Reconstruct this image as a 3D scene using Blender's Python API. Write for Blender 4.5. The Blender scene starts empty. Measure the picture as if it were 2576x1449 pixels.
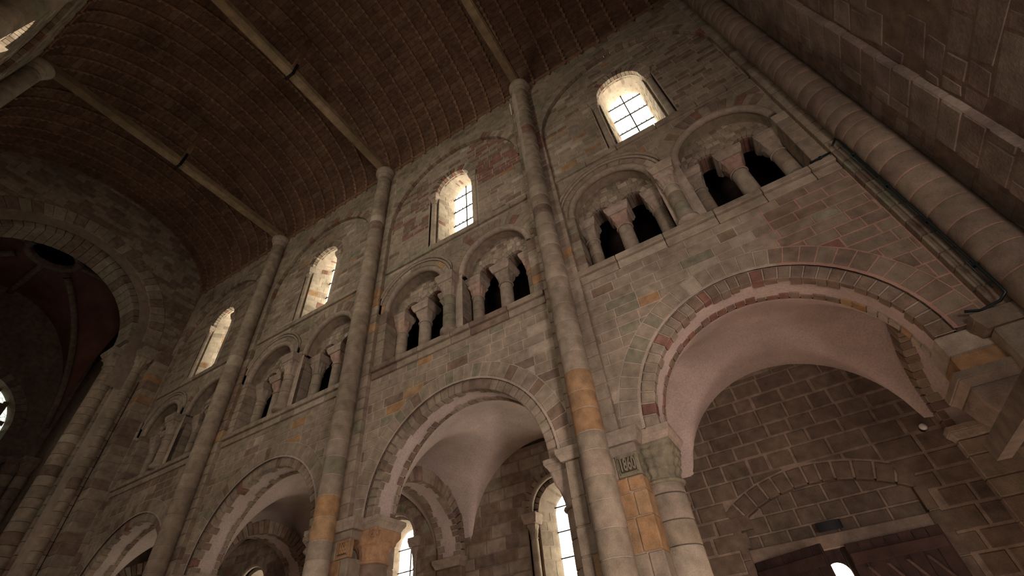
import bpy, math, random
from mathutils import Vector, Matrix
from math import sin, cos, pi, sqrt, atan2, radians

S = bpy.context.scene
COL = S.collection
rnd = random.Random(7)

# ------------------------------------------------------------------ camera
cam_d = bpy.data.cameras.new('camera'); cam = bpy.data.objects.new('camera', cam_d); COL.objects.link(cam)
cam_d.sensor_fit = 'HORIZONTAL'; cam_d.sensor_width = 36.0
cam_d.lens = 1145.79 * 36.0 / 2576.0
cam_d.clip_start = 0.05; cam_d.clip_end = 200
Rm = Matrix.Rotation(0.46260602, 3, 'Z') @ Matrix.Rotation(2.3108192, 3, 'X') @ Matrix.Rotation(-0.11901126, 3, 'Z')
cam.matrix_world = Matrix.Translation((0, 0, 1.6)) @ Rm.to_4x4()
S.camera = cam

# ------------------------------------------------------------------ view + world
S.view_settings.view_transform = 'Standard'; S.view_settings.look = 'None'
S.view_settings.exposure = 0.0; S.view_settings.gamma = 1.0
S.view_settings.use_curve_mapping = False
WORLD_STR = 0.5
w = bpy.data.worlds.new('overcast_sky'); S.world = w; w.use_nodes = True
bg = w.node_tree.nodes['Background']; bg.inputs[0].default_value = (1.0, 0.80, 0.70, 1); bg.inputs[1].default_value = WORLD_STR

# daylight entering by the window openings of the unseen side and the unseen west front
def area(name, loc, target, sx, sy, power, col):
    l = bpy.data.lights.new(name, 'AREA'); l.shape = 'RECTANGLE'; l.size = sx; l.size_y = sy; l.energy = power; l.color = col
    o = bpy.data.objects.new(name, l); COL.objects.link(o); o.location = loc
    o.rotation_euler = (Vector(target) - Vector(loc)).to_track_quat('-Z', 'Y').to_euler()
    return o
SXS = [3.28, -2.1, -7.55, -12.98, -18.4]
CXS = [0.57, -4.83, -10.27, -15.7]
for i, c in enumerate(CXS):
    o = area('window_daylight', (c, -2.5, 12.6), ([-1.0, -4.4, -9.5, -15.0][i], 6.4, [13.5, 12.5, 11.0, 10.0][i]), 0.9, 2.8, [84, 70, 42, 12][i], (1.0, 0.91, 0.74))
    o.data.spread = radians([95, 120, 125, 125][i])
    area('aisle_daylight', (c, -6.0, 3.0), (c, 6.4, 5.0), 2.0, 3.5, [62, 48, 28, 10][i], (1.0, 0.85, 0.78))
o = area('west_portal_daylight', (3.4, -0.3, 1.6), (-3.0, 7.0, 4.6), 2.0, 3.0, 430, (1.0, 0.83, 0.75)); o.data.spread = radians(120)

o = area('side_door_daylight', (0.3, 9.9, 1.7), (0.4, 8.0, 0.0), 0.8, 1.6, 330, (1.0, 0.85, 0.78)); o.data.spread = radians(75)
# ------------------------------------------------------------------ materials
def mat_base(name):
    m = bpy.data.materials.new(name); m.use_nodes = True
    nt = m.node_tree; b = nt.nodes['Principled BSDF']; b.inputs['Roughness'].default_value = 0.9
    try: b.inputs['Specular IOR Level'].default_value = 0.15
    except Exception: pass
    return m, nt, b
def stone_mat(name, cols, scale=6.0, bump=0.5, var=0.35, grain=60.0, wear=0.25):
    """cols: list of linear rgb spread over a random value per stone"""
    m, nt, b = mat_base(name); N = nt.nodes.new; L = nt.links.new
    oi = N('ShaderNodeObjectInfo'); geo = N('ShaderNodeNewGeometry'); tc = N('ShaderNodeTexCoord')
    add = N('ShaderNodeMath'); add.operation = 'ADD'
    L(oi.outputs['Random'], add.inputs[0]); L(geo.outputs['Random Per Island'], add.inputs[1])
    fr = N('ShaderNodeMath'); fr.operation = 'FRACT'; L(add.outputs[0], fr.inputs[0])
    cr = N('ShaderNodeValToRGB'); cr.color_ramp.interpolation = 'LINEAR'
    el = cr.color_ramp.elements
    n = len(cols)
    for i, c in enumerate(cols):
        p = i / max(1, n - 1)
        if i == 0: e = el[0]; e.position = 0
        elif i == n - 1: e = el[-1]; e.position = 1
        else: e = el.new(p)
        e.color = (*c, 1)
    L(fr.outputs[0], cr.inputs[0])
    pos = geo.outputs['Position']
    n1 = N('ShaderNodeTexNoise'); n1.inputs['Scale'].default_value = scale; n1.inputs['Detail'].default_value = 6; L(pos, n1.inputs['Vector'])
    n2 = N('ShaderNodeTexNoise'); n2.inputs['Scale'].default_value = grain; n2.inputs['Detail'].default_value = 3; L(pos, n2.inputs['Vector'])
    n3 = N('ShaderNodeTexNoise'); n3.inputs['Scale'].default_value = 0.9; n3.inputs['Detail'].default_value = 4; L(pos, n3.inputs['Vector'])
    mr = N('ShaderNodeMapRange'); mr.inputs[1].default_value = 0.25; mr.inputs[2].default_value = 0.75
    mr.inputs[3].default_value = 1 - var; mr.inputs[4].default_value = 1 + var; L(n1.outputs[0], mr.inputs[0])
    mr3 = N('ShaderNodeMapRange'); mr3.inputs[1].default_value = 0.3; mr3.inputs[2].default_value = 0.7
    mr3.inputs[3].default_value = 1 - wear; mr3.inputs[4].default_value = 1 + wear * .7; L(n3.outputs[0], mr3.inputs[0])
    mr2 = N('ShaderNodeMapRange'); mr2.inputs[1].default_value = 0.3; mr2.inputs[2].default_value = 0.7
    mr2.inputs[3].default_value = 0.85; mr2.inputs[4].default_value = 1.12; L(n2.outputs[0], mr2.inputs[0])
    mu = N('ShaderNodeMath'); mu.operation = 'MULTIPLY'; L(mr.outputs[0], mu.inputs[0]); L(mr3.outputs[0], mu.inputs[1])
    mu2 = N('ShaderNodeMath'); mu2.operation = 'MULTIPLY'; L(mu.outputs[0], mu2.inputs[0]); L(mr2.outputs[0], mu2.inputs[1])
    vm = N('ShaderNodeVectorMath'); vm.operation = 'SCALE'; L(cr.outputs[0], vm.inputs[0]); L(mu2.outputs[0], vm.inputs['Scale'])
    L(vm.outputs[0], b.inputs['Base Color'])
    ad = N('ShaderNodeMath'); ad.operation = 'ADD'; L(n1.outputs[0], ad.inputs[0])
    mm = N('ShaderNodeMath'); mm.operation = 'MULTIPLY'; mm.inputs[1].default_value = 0.35; L(n2.outputs[0], mm.inputs[0]); L(mm.outputs[0], ad.inputs[1])
    bp = N('ShaderNodeBump'); bp.inputs['Strength'].default_value = bump; bp.inputs['Distance'].default_value = 0.02
    L(ad.outputs[0], bp.inputs['Height']); L(bp.outputs[0], b.inputs['Normal'])
    return m
M = {}
M['stone'] = stone_mat('wall_stone', [(.235,.185,.135),(.275,.215,.16),(.26,.21,.155),(.29,.23,.17),(.245,.195,.15),(.28,.225,.165),(.24,.195,.14),(.265,.205,.155)], var=.3)
M['pale'] = stone_mat('pale_stone', [(.34,.275,.205),(.38,.315,.24),(.32,.265,.2)], var=.25)
M['brown'] = stone_mat('brown_stone', [(.185,.13,.09),(.20,.14,.10),(.19,.135,.105),(.17,.12,.09)])
M['orange'] = stone_mat('ochre_stone', [(.34,.20,.10),(.29,.17,.09),(.36,.24,.13)])
M['red'] = stone_mat('red_stone', [(.21,.11,.08),(.19,.095,.072),(.235,.125,.095)])
M['green'] = stone_mat('greenish_stone', [(.20,.18,.125),(.22,.20,.14),(.19,.165,.12)])
M['umber'] = stone_mat('umber_stone', [(.20,.15,.11),(.22,.17,.125),(.18,.13,.10),(.21,.155,.12)], var=.25)
M['mortar'] = stone_mat('mortar', [(.35,.28,.22),(.35,.28,.22)], bump=.3, var=.2)
M['mortar_dark'] = stone_mat('dark_mortar', [(.21,.16,.125),(.21,.16,.125)], bump=.3, var=.2)
M['mortar_red'] = stone_mat('reddish_mortar', [(.34,.20,.155),(.34,.20,.155)], bump=.3, var=.2)
M['groove_shade'] = stone_mat('step_shade_stone', [(.08,.055,.045),(.08,.055,.045)])  # dark colour paints the shadow line of the step between arch rings
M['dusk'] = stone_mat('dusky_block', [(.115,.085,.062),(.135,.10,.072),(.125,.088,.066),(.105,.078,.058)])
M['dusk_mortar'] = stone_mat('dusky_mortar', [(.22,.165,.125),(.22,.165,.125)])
M['passage_shade'] = stone_mat('passage_shade_stone', [(.035,.022,.018),(.035,.022,.018)])  # near-black colour paints in the darkness of the unlit passage
M['recess_shade'] = stone_mat('recess_shade_stone', [(.06,.05,.036),(.06,.05,.036)])  # dark ground paints the shade around the raised numerals
M['rubble'] = stone_mat('rubble_stone', [(.17,.125,.10),(.21,.165,.13),(.19,.135,.115),(.235,.19,.15),(.16,.12,.105)], scale=3.0, bump=1.0, var=.35, grain=25, wear=.4)
M['plaster'] = stone_mat('vault_plaster', [(.46,.37,.325),(.46,.37,.325)], scale=2.0, bump=.25, var=.12, grain=30, wear=.15)
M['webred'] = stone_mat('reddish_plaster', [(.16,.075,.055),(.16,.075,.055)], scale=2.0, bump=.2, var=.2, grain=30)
M['carved'] = stone_mat('carved_stone', [(.27,.215,.165),(.31,.25,.19),(.33,.25,.2)], scale=9, bump=.6, var=.25)
M['carved_rose'] = stone_mat('rose_carved_stone', [(.34,.22,.17),(.36,.25,.19)], scale=9, bump=.6, var=.3)
M['carved_ochre'] = stone_mat('ochre_carved_stone', [(.34,.2,.11),(.36,.22,.13)], scale=9, bump=.6, var=.3)
M['carved_green'] = stone_mat('mossy_carved_stone', [(.19,.165,.11),(.2,.175,.12)], scale=9, bump=.8, var=.3)
M['wood'] = stone_mat('dark_boards', [(.100,.056,.036),(.118,.066,.043),(.094,.052,.034),(.125,.072,.046),(.105,.058,.038),(.096,.053,.034),(.145,.09,.06)], scale=8, bump=.4, var=.35)
M['batten'] = stone_mat('batten_wood', [(.18,.10,.062),(.20,.115,.072)], scale=8, bump=.4)
M['beam'] = stone_mat('beam_wood', [(.20,.14,.085),(.215,.15,.09)], scale=5, bump=.5, var=.3)
M['door'] = stone_mat('door_wood', [(.03,.018,.015),(.04,.022,.018)], scale=6, bump=.4)
M['door_edge'] = stone_mat('worn_door_wood', [(.06,.038,.03),(.075,.048,.038)], scale=6, bump=.4)
def plain(name, col, rough=.6, metal=0):
    m, nt, b = mat_base(name); b.inputs['Base Color'].default_value = (*col, 1); b.inputs['Roughness'].default_value = rough; b.inputs['Metallic'].default_value = metal
    return m
M['iron'] = plain('iron', (.02, .018, .018), .5, .6)
M['pipe'] = plain('pipe_metal', (.03, .04, .042), .35, .7)
M['black'] = plain('black_plastic', (.012, .012, .013), .5)
M['white'] = plain('white_plastic', (.7, .68, .62), .4)
M['floor'] = stone_mat('floor_stone', [(.42,.34,.28),(.48,.39,.32)], bump=.2)
def glass_mat(name, strength, col, lead=9.0, leadamt=.75):
    m = bpy.data.materials.new(name); m.use_nodes = True; nt = m.node_tree; nt.nodes.clear(); N = nt.nodes.new; L = nt.links.new
    out = N('ShaderNodeOutputMaterial'); em = N('ShaderNodeEmission'); geo = N('ShaderNodeNewGeometry')
    vo = N('ShaderNodeTexVoronoi'); vo.feature = 'DISTANCE_TO_EDGE'; vo.inputs['Scale'].default_value = lead; L(geo.outputs['Position'], vo.inputs['Vector'])
    mr = N('ShaderNodeMapRange'); mr.inputs[1].default_value = 0.0; mr.inputs[2].default_value = 0.06; mr.inputs[3].default_value = 1 - leadamt; mr.inputs[4].default_value = 1.0
    L(vo.outputs['Distance'], mr.inputs[0])
    mu = N('ShaderNodeMath'); mu.operation = 'MULTIPLY'; mu.inputs[1].default_value = strength; L(mr.outputs[0], mu.inputs[0])
    em.inputs[0].default_value = (*col, 1); L(mu.outputs[0], em.inputs[1]); L(em.outputs[0], out.inputs[0])
    return m
M['glass'] = glass_mat('daylit_window_glass', 9.0, (1.0, .93, .74))
M['glass_low'] = glass_mat('daylit_aisle_glass', 7.0, (1.0, .90, .72))
M['glass_far'] = glass_mat('daylit_stained_glass', 1.2, (.85, .92, .8), 5)

# ------------------------------------------------------------------ object helpers
SIDE = 1
def W(p):
    return (p[0], p[1] if SIDE > 0 else 4.45 - p[1], p[2])
def mk(name, verts, faces, mat, parent=None, smooth=False):
    me = bpy.data.meshes.new(name)
    if parent is not None:
        l = Vector(parent.location); q = parent.parent
        while q is not None: l = l + Vector(q.location); q = q.parent
        verts = [(v[0]-l[0], v[1]-l[1], v[2]-l[2]) for v in verts]
    me.from_pydata(verts, [], faces); me.materials.append(M[mat])
    if smooth: me.polygons.foreach_set('use_smooth', [True]*len(me.polygons))
    o = bpy.data.objects.new(name, me); COL.objects.link(o)
    if parent is not None: o.parent = parent
    return o
def inst(name, me, loc, parent=None, scale=(1,1,1), rot=None):
    o = bpy.data.objects.new(name, me); COL.objects.link(o)
    if parent is not None:
        l = parent.location; loc = (loc[0]-l[0], loc[1]-l[1], loc[2]-l[2]); o.parent = parent
    o.location = loc; o.scale = scale
    if rot is not None: o.rotation_euler = rot
    return o
def thing(name, label, cat, loc, group=None, kind=None):
    o = bpy.data.objects.new(name, None); COL.objects.link(o); o.empty_display_size = .2
    o.location = loc; o['label'] = label; o['category'] = cat
    if group: o['group'] = group
    if kind: o['kind'] = kind
    return o
class MB:
    def __init__(s): s.v = []; s.f = []
    def add(s, vf):
        v, f = vf; n = len(s.v); s.v += v; s.f += [tuple(i+n for i in q) for q in f]
        return s
    def build(s, name, mat, parent=None, smooth=False): return mk(name, s.v, s.f, mat, parent, smooth)
def box(x0,x1,y0,y1,z0,z1,b=0.0):
    if b <= 0:
        v = [(x,y,z) for z in (z0,z1) for y in (y0,y1) for x in (x0,x1)]
        return [W(p) for p in v], [(0,2,3,1),(4,5,7,6),(0,1,5,4),(2,6,7,3),(0,4,6,2),(1,3,7,5)]
    v=[];f=[]
    cx,cy,cz=(x0+x1)/2,(y0+y1)/2,(z0+z1)/2; hx,hy,hz=(x1-x0)/2,(y1-y0)/2,(z1-z0)/2
    idx={}
    for sx in (-1,1):
        for sy in (-1,1):
            for sz in (-1,1):
                for a in range(3):
                    p=[cx+sx*(hx-b),cy+sy*(hy-b),cz+sz*(hz-b)]
                    p[a]+= (sx,sy,sz)[a]*b
                    idx[(sx,sy,sz,a)]=len(v); v.append(W(tuple(p)))
    for a in range(3):
        o=[i for i in range(3) if i!=a]
        for s in (-1,1):
            q=[]
            for (u,t) in ((-1,-1),(1,-1),(1,1),(-1,1)):
                k=[0,0,0]; k[a]=s; k[o[0]]=u; k[o[1]]=t; q.append(idx[(*k,a)])
            f.append(tuple(q))
    for a in range(3):
        o=[i for i in range(3) if i!=a]
        for u in (-1,1):
            for t in (-1,1):
                q=[]
                for (s,m) in ((-1,o[0]),(1,o[0]),(1,o[1]),(-1,o[1])):
                    k=[0,0,0]; k[a]=s; k[o[0]]=u; k[o[1]]=t; q.append(idx[(*k,m)])
                f.append(tuple(q))
    for sx in (-1,1):
        for sy in (-1,1):
            for sz in (-1,1): f.append((idx[(sx,sy,sz,0)],idx[(sx,sy,sz,1)],idx[(sx,sy,sz,2)]))
    return v,f
# wall frames: (u, v, d) -> world;  d towards the nave
def FY(Y): return lambda u, v, d: W((u, Y - d, v))
def FX(X, s): return lambda u, v, d: (X + s*d, u, v)

def clip(poly, nx, nz, k):
    """keep nx*x+nz*z >= k"""
    out = []
    n = len(poly)
    for i in range(n):
        a = poly[i]; b = poly[(i+1) % n]
        da = nx*a[0]+nz*a[1]-k; db = nx*b[0]+nz*b[1]-k
        if da >= 0: out.append(a)
        if (da >= 0) != (db >= 0):
            t = da/(da-db); out.append((a[0]+(b[0]-a[0])*t, a[1]+(b[1]-a[1])*t))
    return out
def parea(p):
    return abs(sum(p[i][0]*p[(i+1)%len(p)][1]-p[(i+1)%len(p)][0]*p[i][1] for i in range(len(p))))/2
def prism(poly, fr, d1, d0, e=.014):
    n = len(poly); cx = sum(p[0] for p in poly)/n; cz = sum(p[1] for p in poly)/n
    v = []; f = []
    for p in poly:
        dx, dz = cx-p[0], cz-p[1]; l = sqrt(dx*dx+dz*dz)+1e-9; k = min(e*1.4, l*.3)/l
        v.append(fr(p[0]+dx*k, p[1]+dz*k, d1))
    for p in poly: v.append(fr(p[0], p[1], d1-e))
    for p in poly: v.append(fr(p[0], p[1], d0))
    f.append(tuple(range(n)))
    for i in range(n):
        j = (i+1) % n
        f.append((i, i+n, j+n, j)); f.append((i+n, i+2*n, j+2*n, j+n))
    return v, f
# a hole is (cx, cz, R, zb): half-disc over cz, straight jambs down to zb
def cut(poly, holes):
    for (cx, cz, R, zb) in holes:
        if not poly: return None
        n = len(poly); mx = sum(p[0] for p in poly)/n; mz = sum(p[1] for p in poly)/n
        if all(((p[0]-cx)**2+(p[1]-cz)**2 < R*R if p[1] > cz else (abs(p[0]-cx) < R and p[1] > zb)) for p in poly): return None
        zt = max(p[1] for p in poly); zl = min(p[1] for p in poly)
        if zt <= zb: continue
        hit = any(((p[0]-cx)**2+(p[1]-cz)**2 < R*R if p[1] > cz else (abs(p[0]-cx) < R and p[1] > zb-.001)) for p in poly)
        xs = [p[0] for p in poly]
        if not hit:
            # flat stone across the crown
            if zl < cz+R and zl > cz and min(xs) < cx < max(xs): poly = clip(poly, 0, 1, cz+R)
            continue
        if mz > cz:
            dx, dz = mx-cx, mz-cz; l = sqrt(dx*dx+dz*dz)+1e-9; dx/=l; dz/=l
            poly = clip(poly, dx, dz, dx*cx+dz*cz+R)
        else:
            s = 1 if mx > cx else -1
            poly = clip(poly, s, 0, s*cx+R)
        if len(poly) < 3 or parea(poly) < .002: return None
    return poly
def coursed(x0, x1, z0, z1, h, l, holes=(), g=.014, jit=.25, keep=None, seed=None):
    r = rnd; out = []
    z = z0
    while z < z1-.04:
        hh = h*(1+r.uniform(-jit, jit)*.6)
        if z+hh > z1-.1: hh = z1-z
        x = x0 - r.uniform(0, l)
        while x < x1:
            ll = l*(1+r.uniform(-jit, jit)*1.6)
            a, b = max(x, x0), min(x+ll, x1)
            if b-a > .05:
                p = [(a+g/2, z+g/2), (b-g/2, z+g/2), (b-g/2, z+hh-g/2), (a+g/2, z+hh-g/2)]
                p = cut(p, holes)
                if p and (keep is None or keep(sum(q[0] for q in p)/len(p), sum(q[1] for q in p)/len(p))): out.append(p)
            x += ll
        z += hh
    return out
def pick(weights):
    t = rnd.uniform(0, sum(weights.values()))
    for k, v in weights.items():
        t -= v
        if t <= 0: return k
    return k
WT = {'stone': 86, 'pale': 4, 'brown': 6, 'orange': 1.2, 'green': 3.5, 'red': .3}
def stones(polys, fr, parent, weights=WT, d1=0.0, d0=-.06, name='stone', wf=None, jd=.005, e=.008, limit=300, near=None):
    if near is None: near = lambda p: 0
    polys = sorted(polys, key=lambda p: -parea(p)) if len(polys) > limit else polys
    for p in polys[:limit]:
        n = len(p); wt = wf(sum(q[0] for q in p)/n, sum(q[1] for q in p)/n) if wf else weights
        v, f = prism(p, fr, d1+rnd.uniform(-jd, jd), d0, e)
        mk(name, v, f, pick(wt), parent)
    rest = {}
    for p in polys[limit:]:
        n = len(p); wt = wf(sum(q[0] for q in p)/n, sum(q[1] for q in p)/n) if wf else weights
        rest.setdefault('stone', MB()).add(prism(p, fr, d1+rnd.uniform(-jd, jd), d0, e))
    for k, mb in rest.items():
        o = mb.build('small_stones', k, parent); o['kind'] = 'stuff'
def backing(x0, x1, z0, z1, holes, fr, d, parent, mat='mortar', n=10, name='mortar'):
    xs = {x0, x1}
    for (cx, cz, R, zb) in holes:
        for i in range(n*2+1):
            a = pi*i/(n*2); x = cx+R*cos(a)
            if x0 < x < x1: xs.add(round(x, 5))
    xs = sorted(xs); mb = MB()
    for a, b in zip(xs, xs[1:]):
        if b-a < 1e-5: continue
        m = (a+b)/2; iv = []
        for (cx, cz, R, zb) in holes:
            if abs(m-cx) < R:
                ta = cz+sqrt(max(0, R*R-(a-cx)**2)); tb = cz+sqrt(max(0, R*R-(b-cx)**2)); iv.append((zb, zb, ta, tb))
        iv.sort(key=lambda q: q[0]); ca = cb = z0
        for (l0, l1, ta, tb) in iv:
            if l0 > ca+1e-4: mb.add(([fr(a, ca, d), fr(b, cb, d), fr(b, l1, d), fr(a, l0, d)], [(0,1,2,3)]))
            ca = max(ca, min(ta, z1)); cb = max(cb, min(tb, z1))
        if ca < z1-1e-4 or cb < z1-1e-4: mb.add(([fr(a, ca, d), fr(b, cb, d), fr(b, z1, d), fr(a, z1, d)], [(0,1,2,3)]))
    return mb.build(name, mat, parent)
def ring(cx, cz, R0, R1, n, fr, parent, d1=0.0, d0=-.1, a0=0.0, a1=pi, gap=.012, name='voussoir', weights=WT, clips=(), teeth=None, jr=0, vary=.15, wf=None, e=.01):
    cuts = [0.0]
    for i in range(n): cuts.append(cuts[-1]+1+rnd.uniform(-vary, vary))
    T = cuts[-1]; k = 2
    for i in range(n):
        aa = a0+(a1-a0)*cuts[i]/T+gap/2/R0; ab = a0+(a1-a0)*cuts[i+1]/T-gap/2/R0
        r1 = R1+rnd.uniform(-jr, jr)
        p = [(cx+R0*cos(aa), cz+R0*sin(aa)), (cx+r1*cos(aa), cz+r1*sin(aa))]
        if R1 > 1.5: am = (aa+ab)/2; p.append((cx+r1*cos(am), cz+r1*sin(am)))
        p += [(cx+r1*cos(ab), cz+r1*sin(ab)), (cx+R0*cos(ab), cz+R0*sin(ab))]
        for c in clips:
            p = clip(p, *c)
            if len(p) < 3: break
        if len(p) < 3 or parea(p) < .0008: continue
        dd = d0 if teeth is None else d1-rnd.uniform(*teeth)
        wt = wf((aa+ab)/2) if wf else weights
        v, f = prism(p, fr, d1+rnd.uniform(-.003, .003), dd, e)
        if teeth is not None:  # close the back
            m = len(p); f.append(tuple(range(3*m-1, 2*m-1, -1)))
        mk(name, v, f, pick(wt), parent)
def sweep_arc(cx, cz, R, prof, fr, parent, mat, a0=0, a1=pi, n=28, name='moulding', clipx=None, smooth=True):
    """prof: closed list of (dr, d)"""
    v=[];f=[];m=len(prof)
    for i in range(n+1):
        a=a0+(a1-a0)*i/n
        for (dr,d) in prof:
            x = cx+(R+dr)*cos(a)
            if clipx: x = min(max(x, clipx[0]), clipx[1])
            v.append(fr(x, cz+(R+dr)*sin(a), d))
    for i in range(n):
        for j in range(m):
            k=(j+1)%m
            f.append((i*m+j,i*m+k,(i+1)*m+k,(i+1)*m+j))
    f.append(tuple(range(m))); f.append(tuple(range(n*m, n*m+m)))
    return mk(name, v, f, mat, parent, smooth)
def circ(r, cd, n=10): return [(r*cos(2*pi*i/n), cd+r*sin(2*pi*i/n)) for i in range(n)]
def arcstrip(cx, cz, R, fr, d1, d0, parent, mat, name, a0=0, a1=pi, n=40):
    v=[];f=[]
    for i in range(n+1):
        a=a0+(a1-a0)*i/n
        for (rr,d) in ((R,d1),(R,(d1+d0)/2),(R,d0)): v.append(fr(cx+rr*cos(a), cz+rr*sin(a), d))
    for i in range(n):
        for j in range(2): f.append((i*3+j,i*3+j+1,i*3+j+4,i*3+j+3))
    return mk(name, v, f, mat, parent, True)
def patch(surf, s0, s1, t0, t1, ns, nt, h, e=.012):
    """raised block on a surface surf(s,t,h)"""
    v=[];f=[]
    S_=[s0]+[s0+e+(s1-s0-2*e)*i/ns for i in range(ns+1)]+[s1]
    T_=[t0]+[t0+e+(t1-t0-2*e)*i/nt for i in range(nt+1)]+[t1]
    for i,s in enumerate(S_):
        for j,t in enumerate(T_):
            hh = h if 0<i<len(S_)-1 and 0<j<len(T_)-1 else -.004
            v.append(surf(s,t,hh))
    m=len(T_)
    for i in range(len(S_)-1):
        for j in range(m-1): f.append((i*m+j,i*m+j+1,(i+1)*m+j+1,(i+1)*m+j))
    return v,f

# ------------------------------------------------------------------ shared meshes
def mesh_only(name, v, f, mat, smooth=False, sharp=None):
    me = bpy.data.meshes.new(name); me.from_pydata(v, [], f); me.materials.append(M[mat])
    if smooth: me.polygons.foreach_set('use_smooth', [True]*len(me.polygons))
    return me
def lathe(prof, n=20):
    v=[];f=[]
    for (r,z) in prof:
        for i in range(n): v.append((r*cos(2*pi*i/n), r*sin(2*pi*i/n), z))
    for k in range(len(prof)-1):
        for i in range(n):
            j=(i+1)%n; f.append((k*n+i,k*n+j,(k+1)*n+j,(k+1)*n+i))
    f.append(tuple(range(n-1,-1,-1))); f.append(tuple(range((len(prof)-1)*n,len(prof)*n)))
    return v,f
DR = {}
def drum_mesh(mat):
    if mat not in DR:
        DR[mat] = mesh_only('drum', *lathe([(.93,0),(.985,.015),(1,.05),(1,.95),(.985,.985),(.93,1)], 24), mat, True)
    return DR[mat]
def sq(t, n=32):
    a=2*pi*t/n; c,s=cos(a),sin(a); m=max(abs(c),abs(s)); return c/m, s/m, c, s
def capital_mesh(style, mat):
    n=72; rows=22; v=[];f=[]
    prof=[(1.0,-.02),(1.13,0.0),(1.16,.03),(1.13,.06)]   # astragal
    for r,z in prof:
        for i in range(n):
            a=2*pi*i/n; v.append((r*cos(a),r*sin(a),z))
    for k in range(rows+1):
        t=k/rows; z=.07+.93*t
        for i in range(n):
            a=2*pi*i/n; qx,qy,c,s=sq(i,n)
            bl=max(0,(t-.2)/.8)**1.25
            R=1.0+.35*t**1.5
            x=(1-bl)*c*R+bl*qx*1.25; y=(1-bl)*s*R+bl*qy*1.25
            dis=0
            if style=='leaf':
                dis=.12*abs(sin(a*6))*(1 if t<.5 else .7)*sin(pi*min(1,t*2 if t<.5 else (t-.5)*2))
                dis+=.16*math.exp(-((t-.46)/.07)**2)*(abs(sin(a*4))**2)
                dis+=.2*math.exp(-((t-.85)/.10)**2)*max(0,cos(4*a+pi))**3
            elif style=='flute':
                dis=(-.05*abs(sin(a*10)) if t<.5 else 0)+.09*math.exp(-((t-.55)/.05)**2)
                dis+=.15*math.exp(-((t-.8)/.12)**2)*max(0,cos(4*a+pi))**4
            elif style=='interlace':
                dis=.10*sin(a*8+t*12)*sin(a*8-t*12)*(1 if .05<t<.92 else 0)
            else: # plain bell with small head bosses
                dis=.02*sin(a*8)*sin(pi*t)+.16*math.exp(-((t-.8)/.12)**2)*max(0,cos(4*a))**10+.08*math.exp(-((t-.6)/.16)**2)*max(0,cos(4*a+pi))**6
            v.append((x+c*dis,y+s*dis,z))
    R_=4+rows+1
    for k in range(R_-1):
        for i in range(n):
            j=(i+1)%n; f.append((k*n+i,k*n+j,(k+1)*n+j,(k+1)*n+i))
    f.append(tuple(range((R_-1)*n,R_*n)))
    return mesh_only('capital',v,f,mat,True)
CAP={}
def cap_mesh(style,mat):
    if (style,mat) not in CAP: CAP[(style,mat)]=capital_mesh(style,mat)
    return CAP[(style,mat)]
def spiral_mesh(mat):
    v=[];f=[];n=26;m=6
    for i in range(n+1):
        a=i/n*2*pi*1.75; r=1-.72*i/n; w=.17*(1-.4*i/n)
        cx,cz=r*cos(a),r*sin(a)
        for j in range(m):
            b=2*pi*j/m; v.append((cx+w*cos(b)*cos(a),w*sin(b)*1.5,cz+w*cos(b)*sin(a)))
    for i in range(n):
        for j in range(m):
            k=(j+1)%m; f.append((i*m+j,i*m+k,(i+1)*m+k,(i+1)*m+j))
    return mesh_only('volute',v,f,mat,True)
SPI={}
def volutes(cap, r, h, mat):
    if mat not in SPI: SPI[mat]=spiral_mesh(mat)
    k=.26
    for qx,qy in ((-1,-1),(1,-1)):
        for face in (0,1):
            o=bpy.data.objects.new('volute',SPI[mat]); COL.objects.link(o); o.parent=cap
            o.location=(qx*1.0,-1.28,.82) if face==0 else (qx*1.28,-.98,.82)
            o.scale=(k*qx,k,k*r/h) if face==0 else (k,k,k*r/h)
            if face: o.rotation_euler=(0,0,pi/2)
ABA={}
def abacus_mesh(mat):
    if mat not in ABA:
        prof=[(.80,0),(.84,.06),(.90,.32),(.97,.5),(.97,.56),(1,.6),(1,1.0)]
        v=[];f=[]
        for r,z in prof:
            for (x,y) in ((-1,-1),(1,-1),(1,1),(-1,1)): v.append((x*r,y*r,z))
        for k in range(len(prof)-1):
            for i in range(4):
                j=(i+1)%4; f.append((k*4+i,k*4+j,(k+1)*4+j,(k+1)*4+i))
        f.append((3,2,1,0)); k=(len(prof)-1)*4; f.append((k,k+1,k+2,k+3))
        ABA[mat]=mesh_only('abacus',v,f,mat)
    return ABA[mat]
BAS=None
def base_mesh():
    global BAS
    if BAS is None: BAS=mesh_only('base',*lathe([(1.4,0),(1.4,.3),(1.3,.36),(1.38,.5),(1.3,.62),(1.12,.7),(1.2,.85),(1.15,.95),(1.0,1.0)],24),'carved',True)
    return BAS
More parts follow.
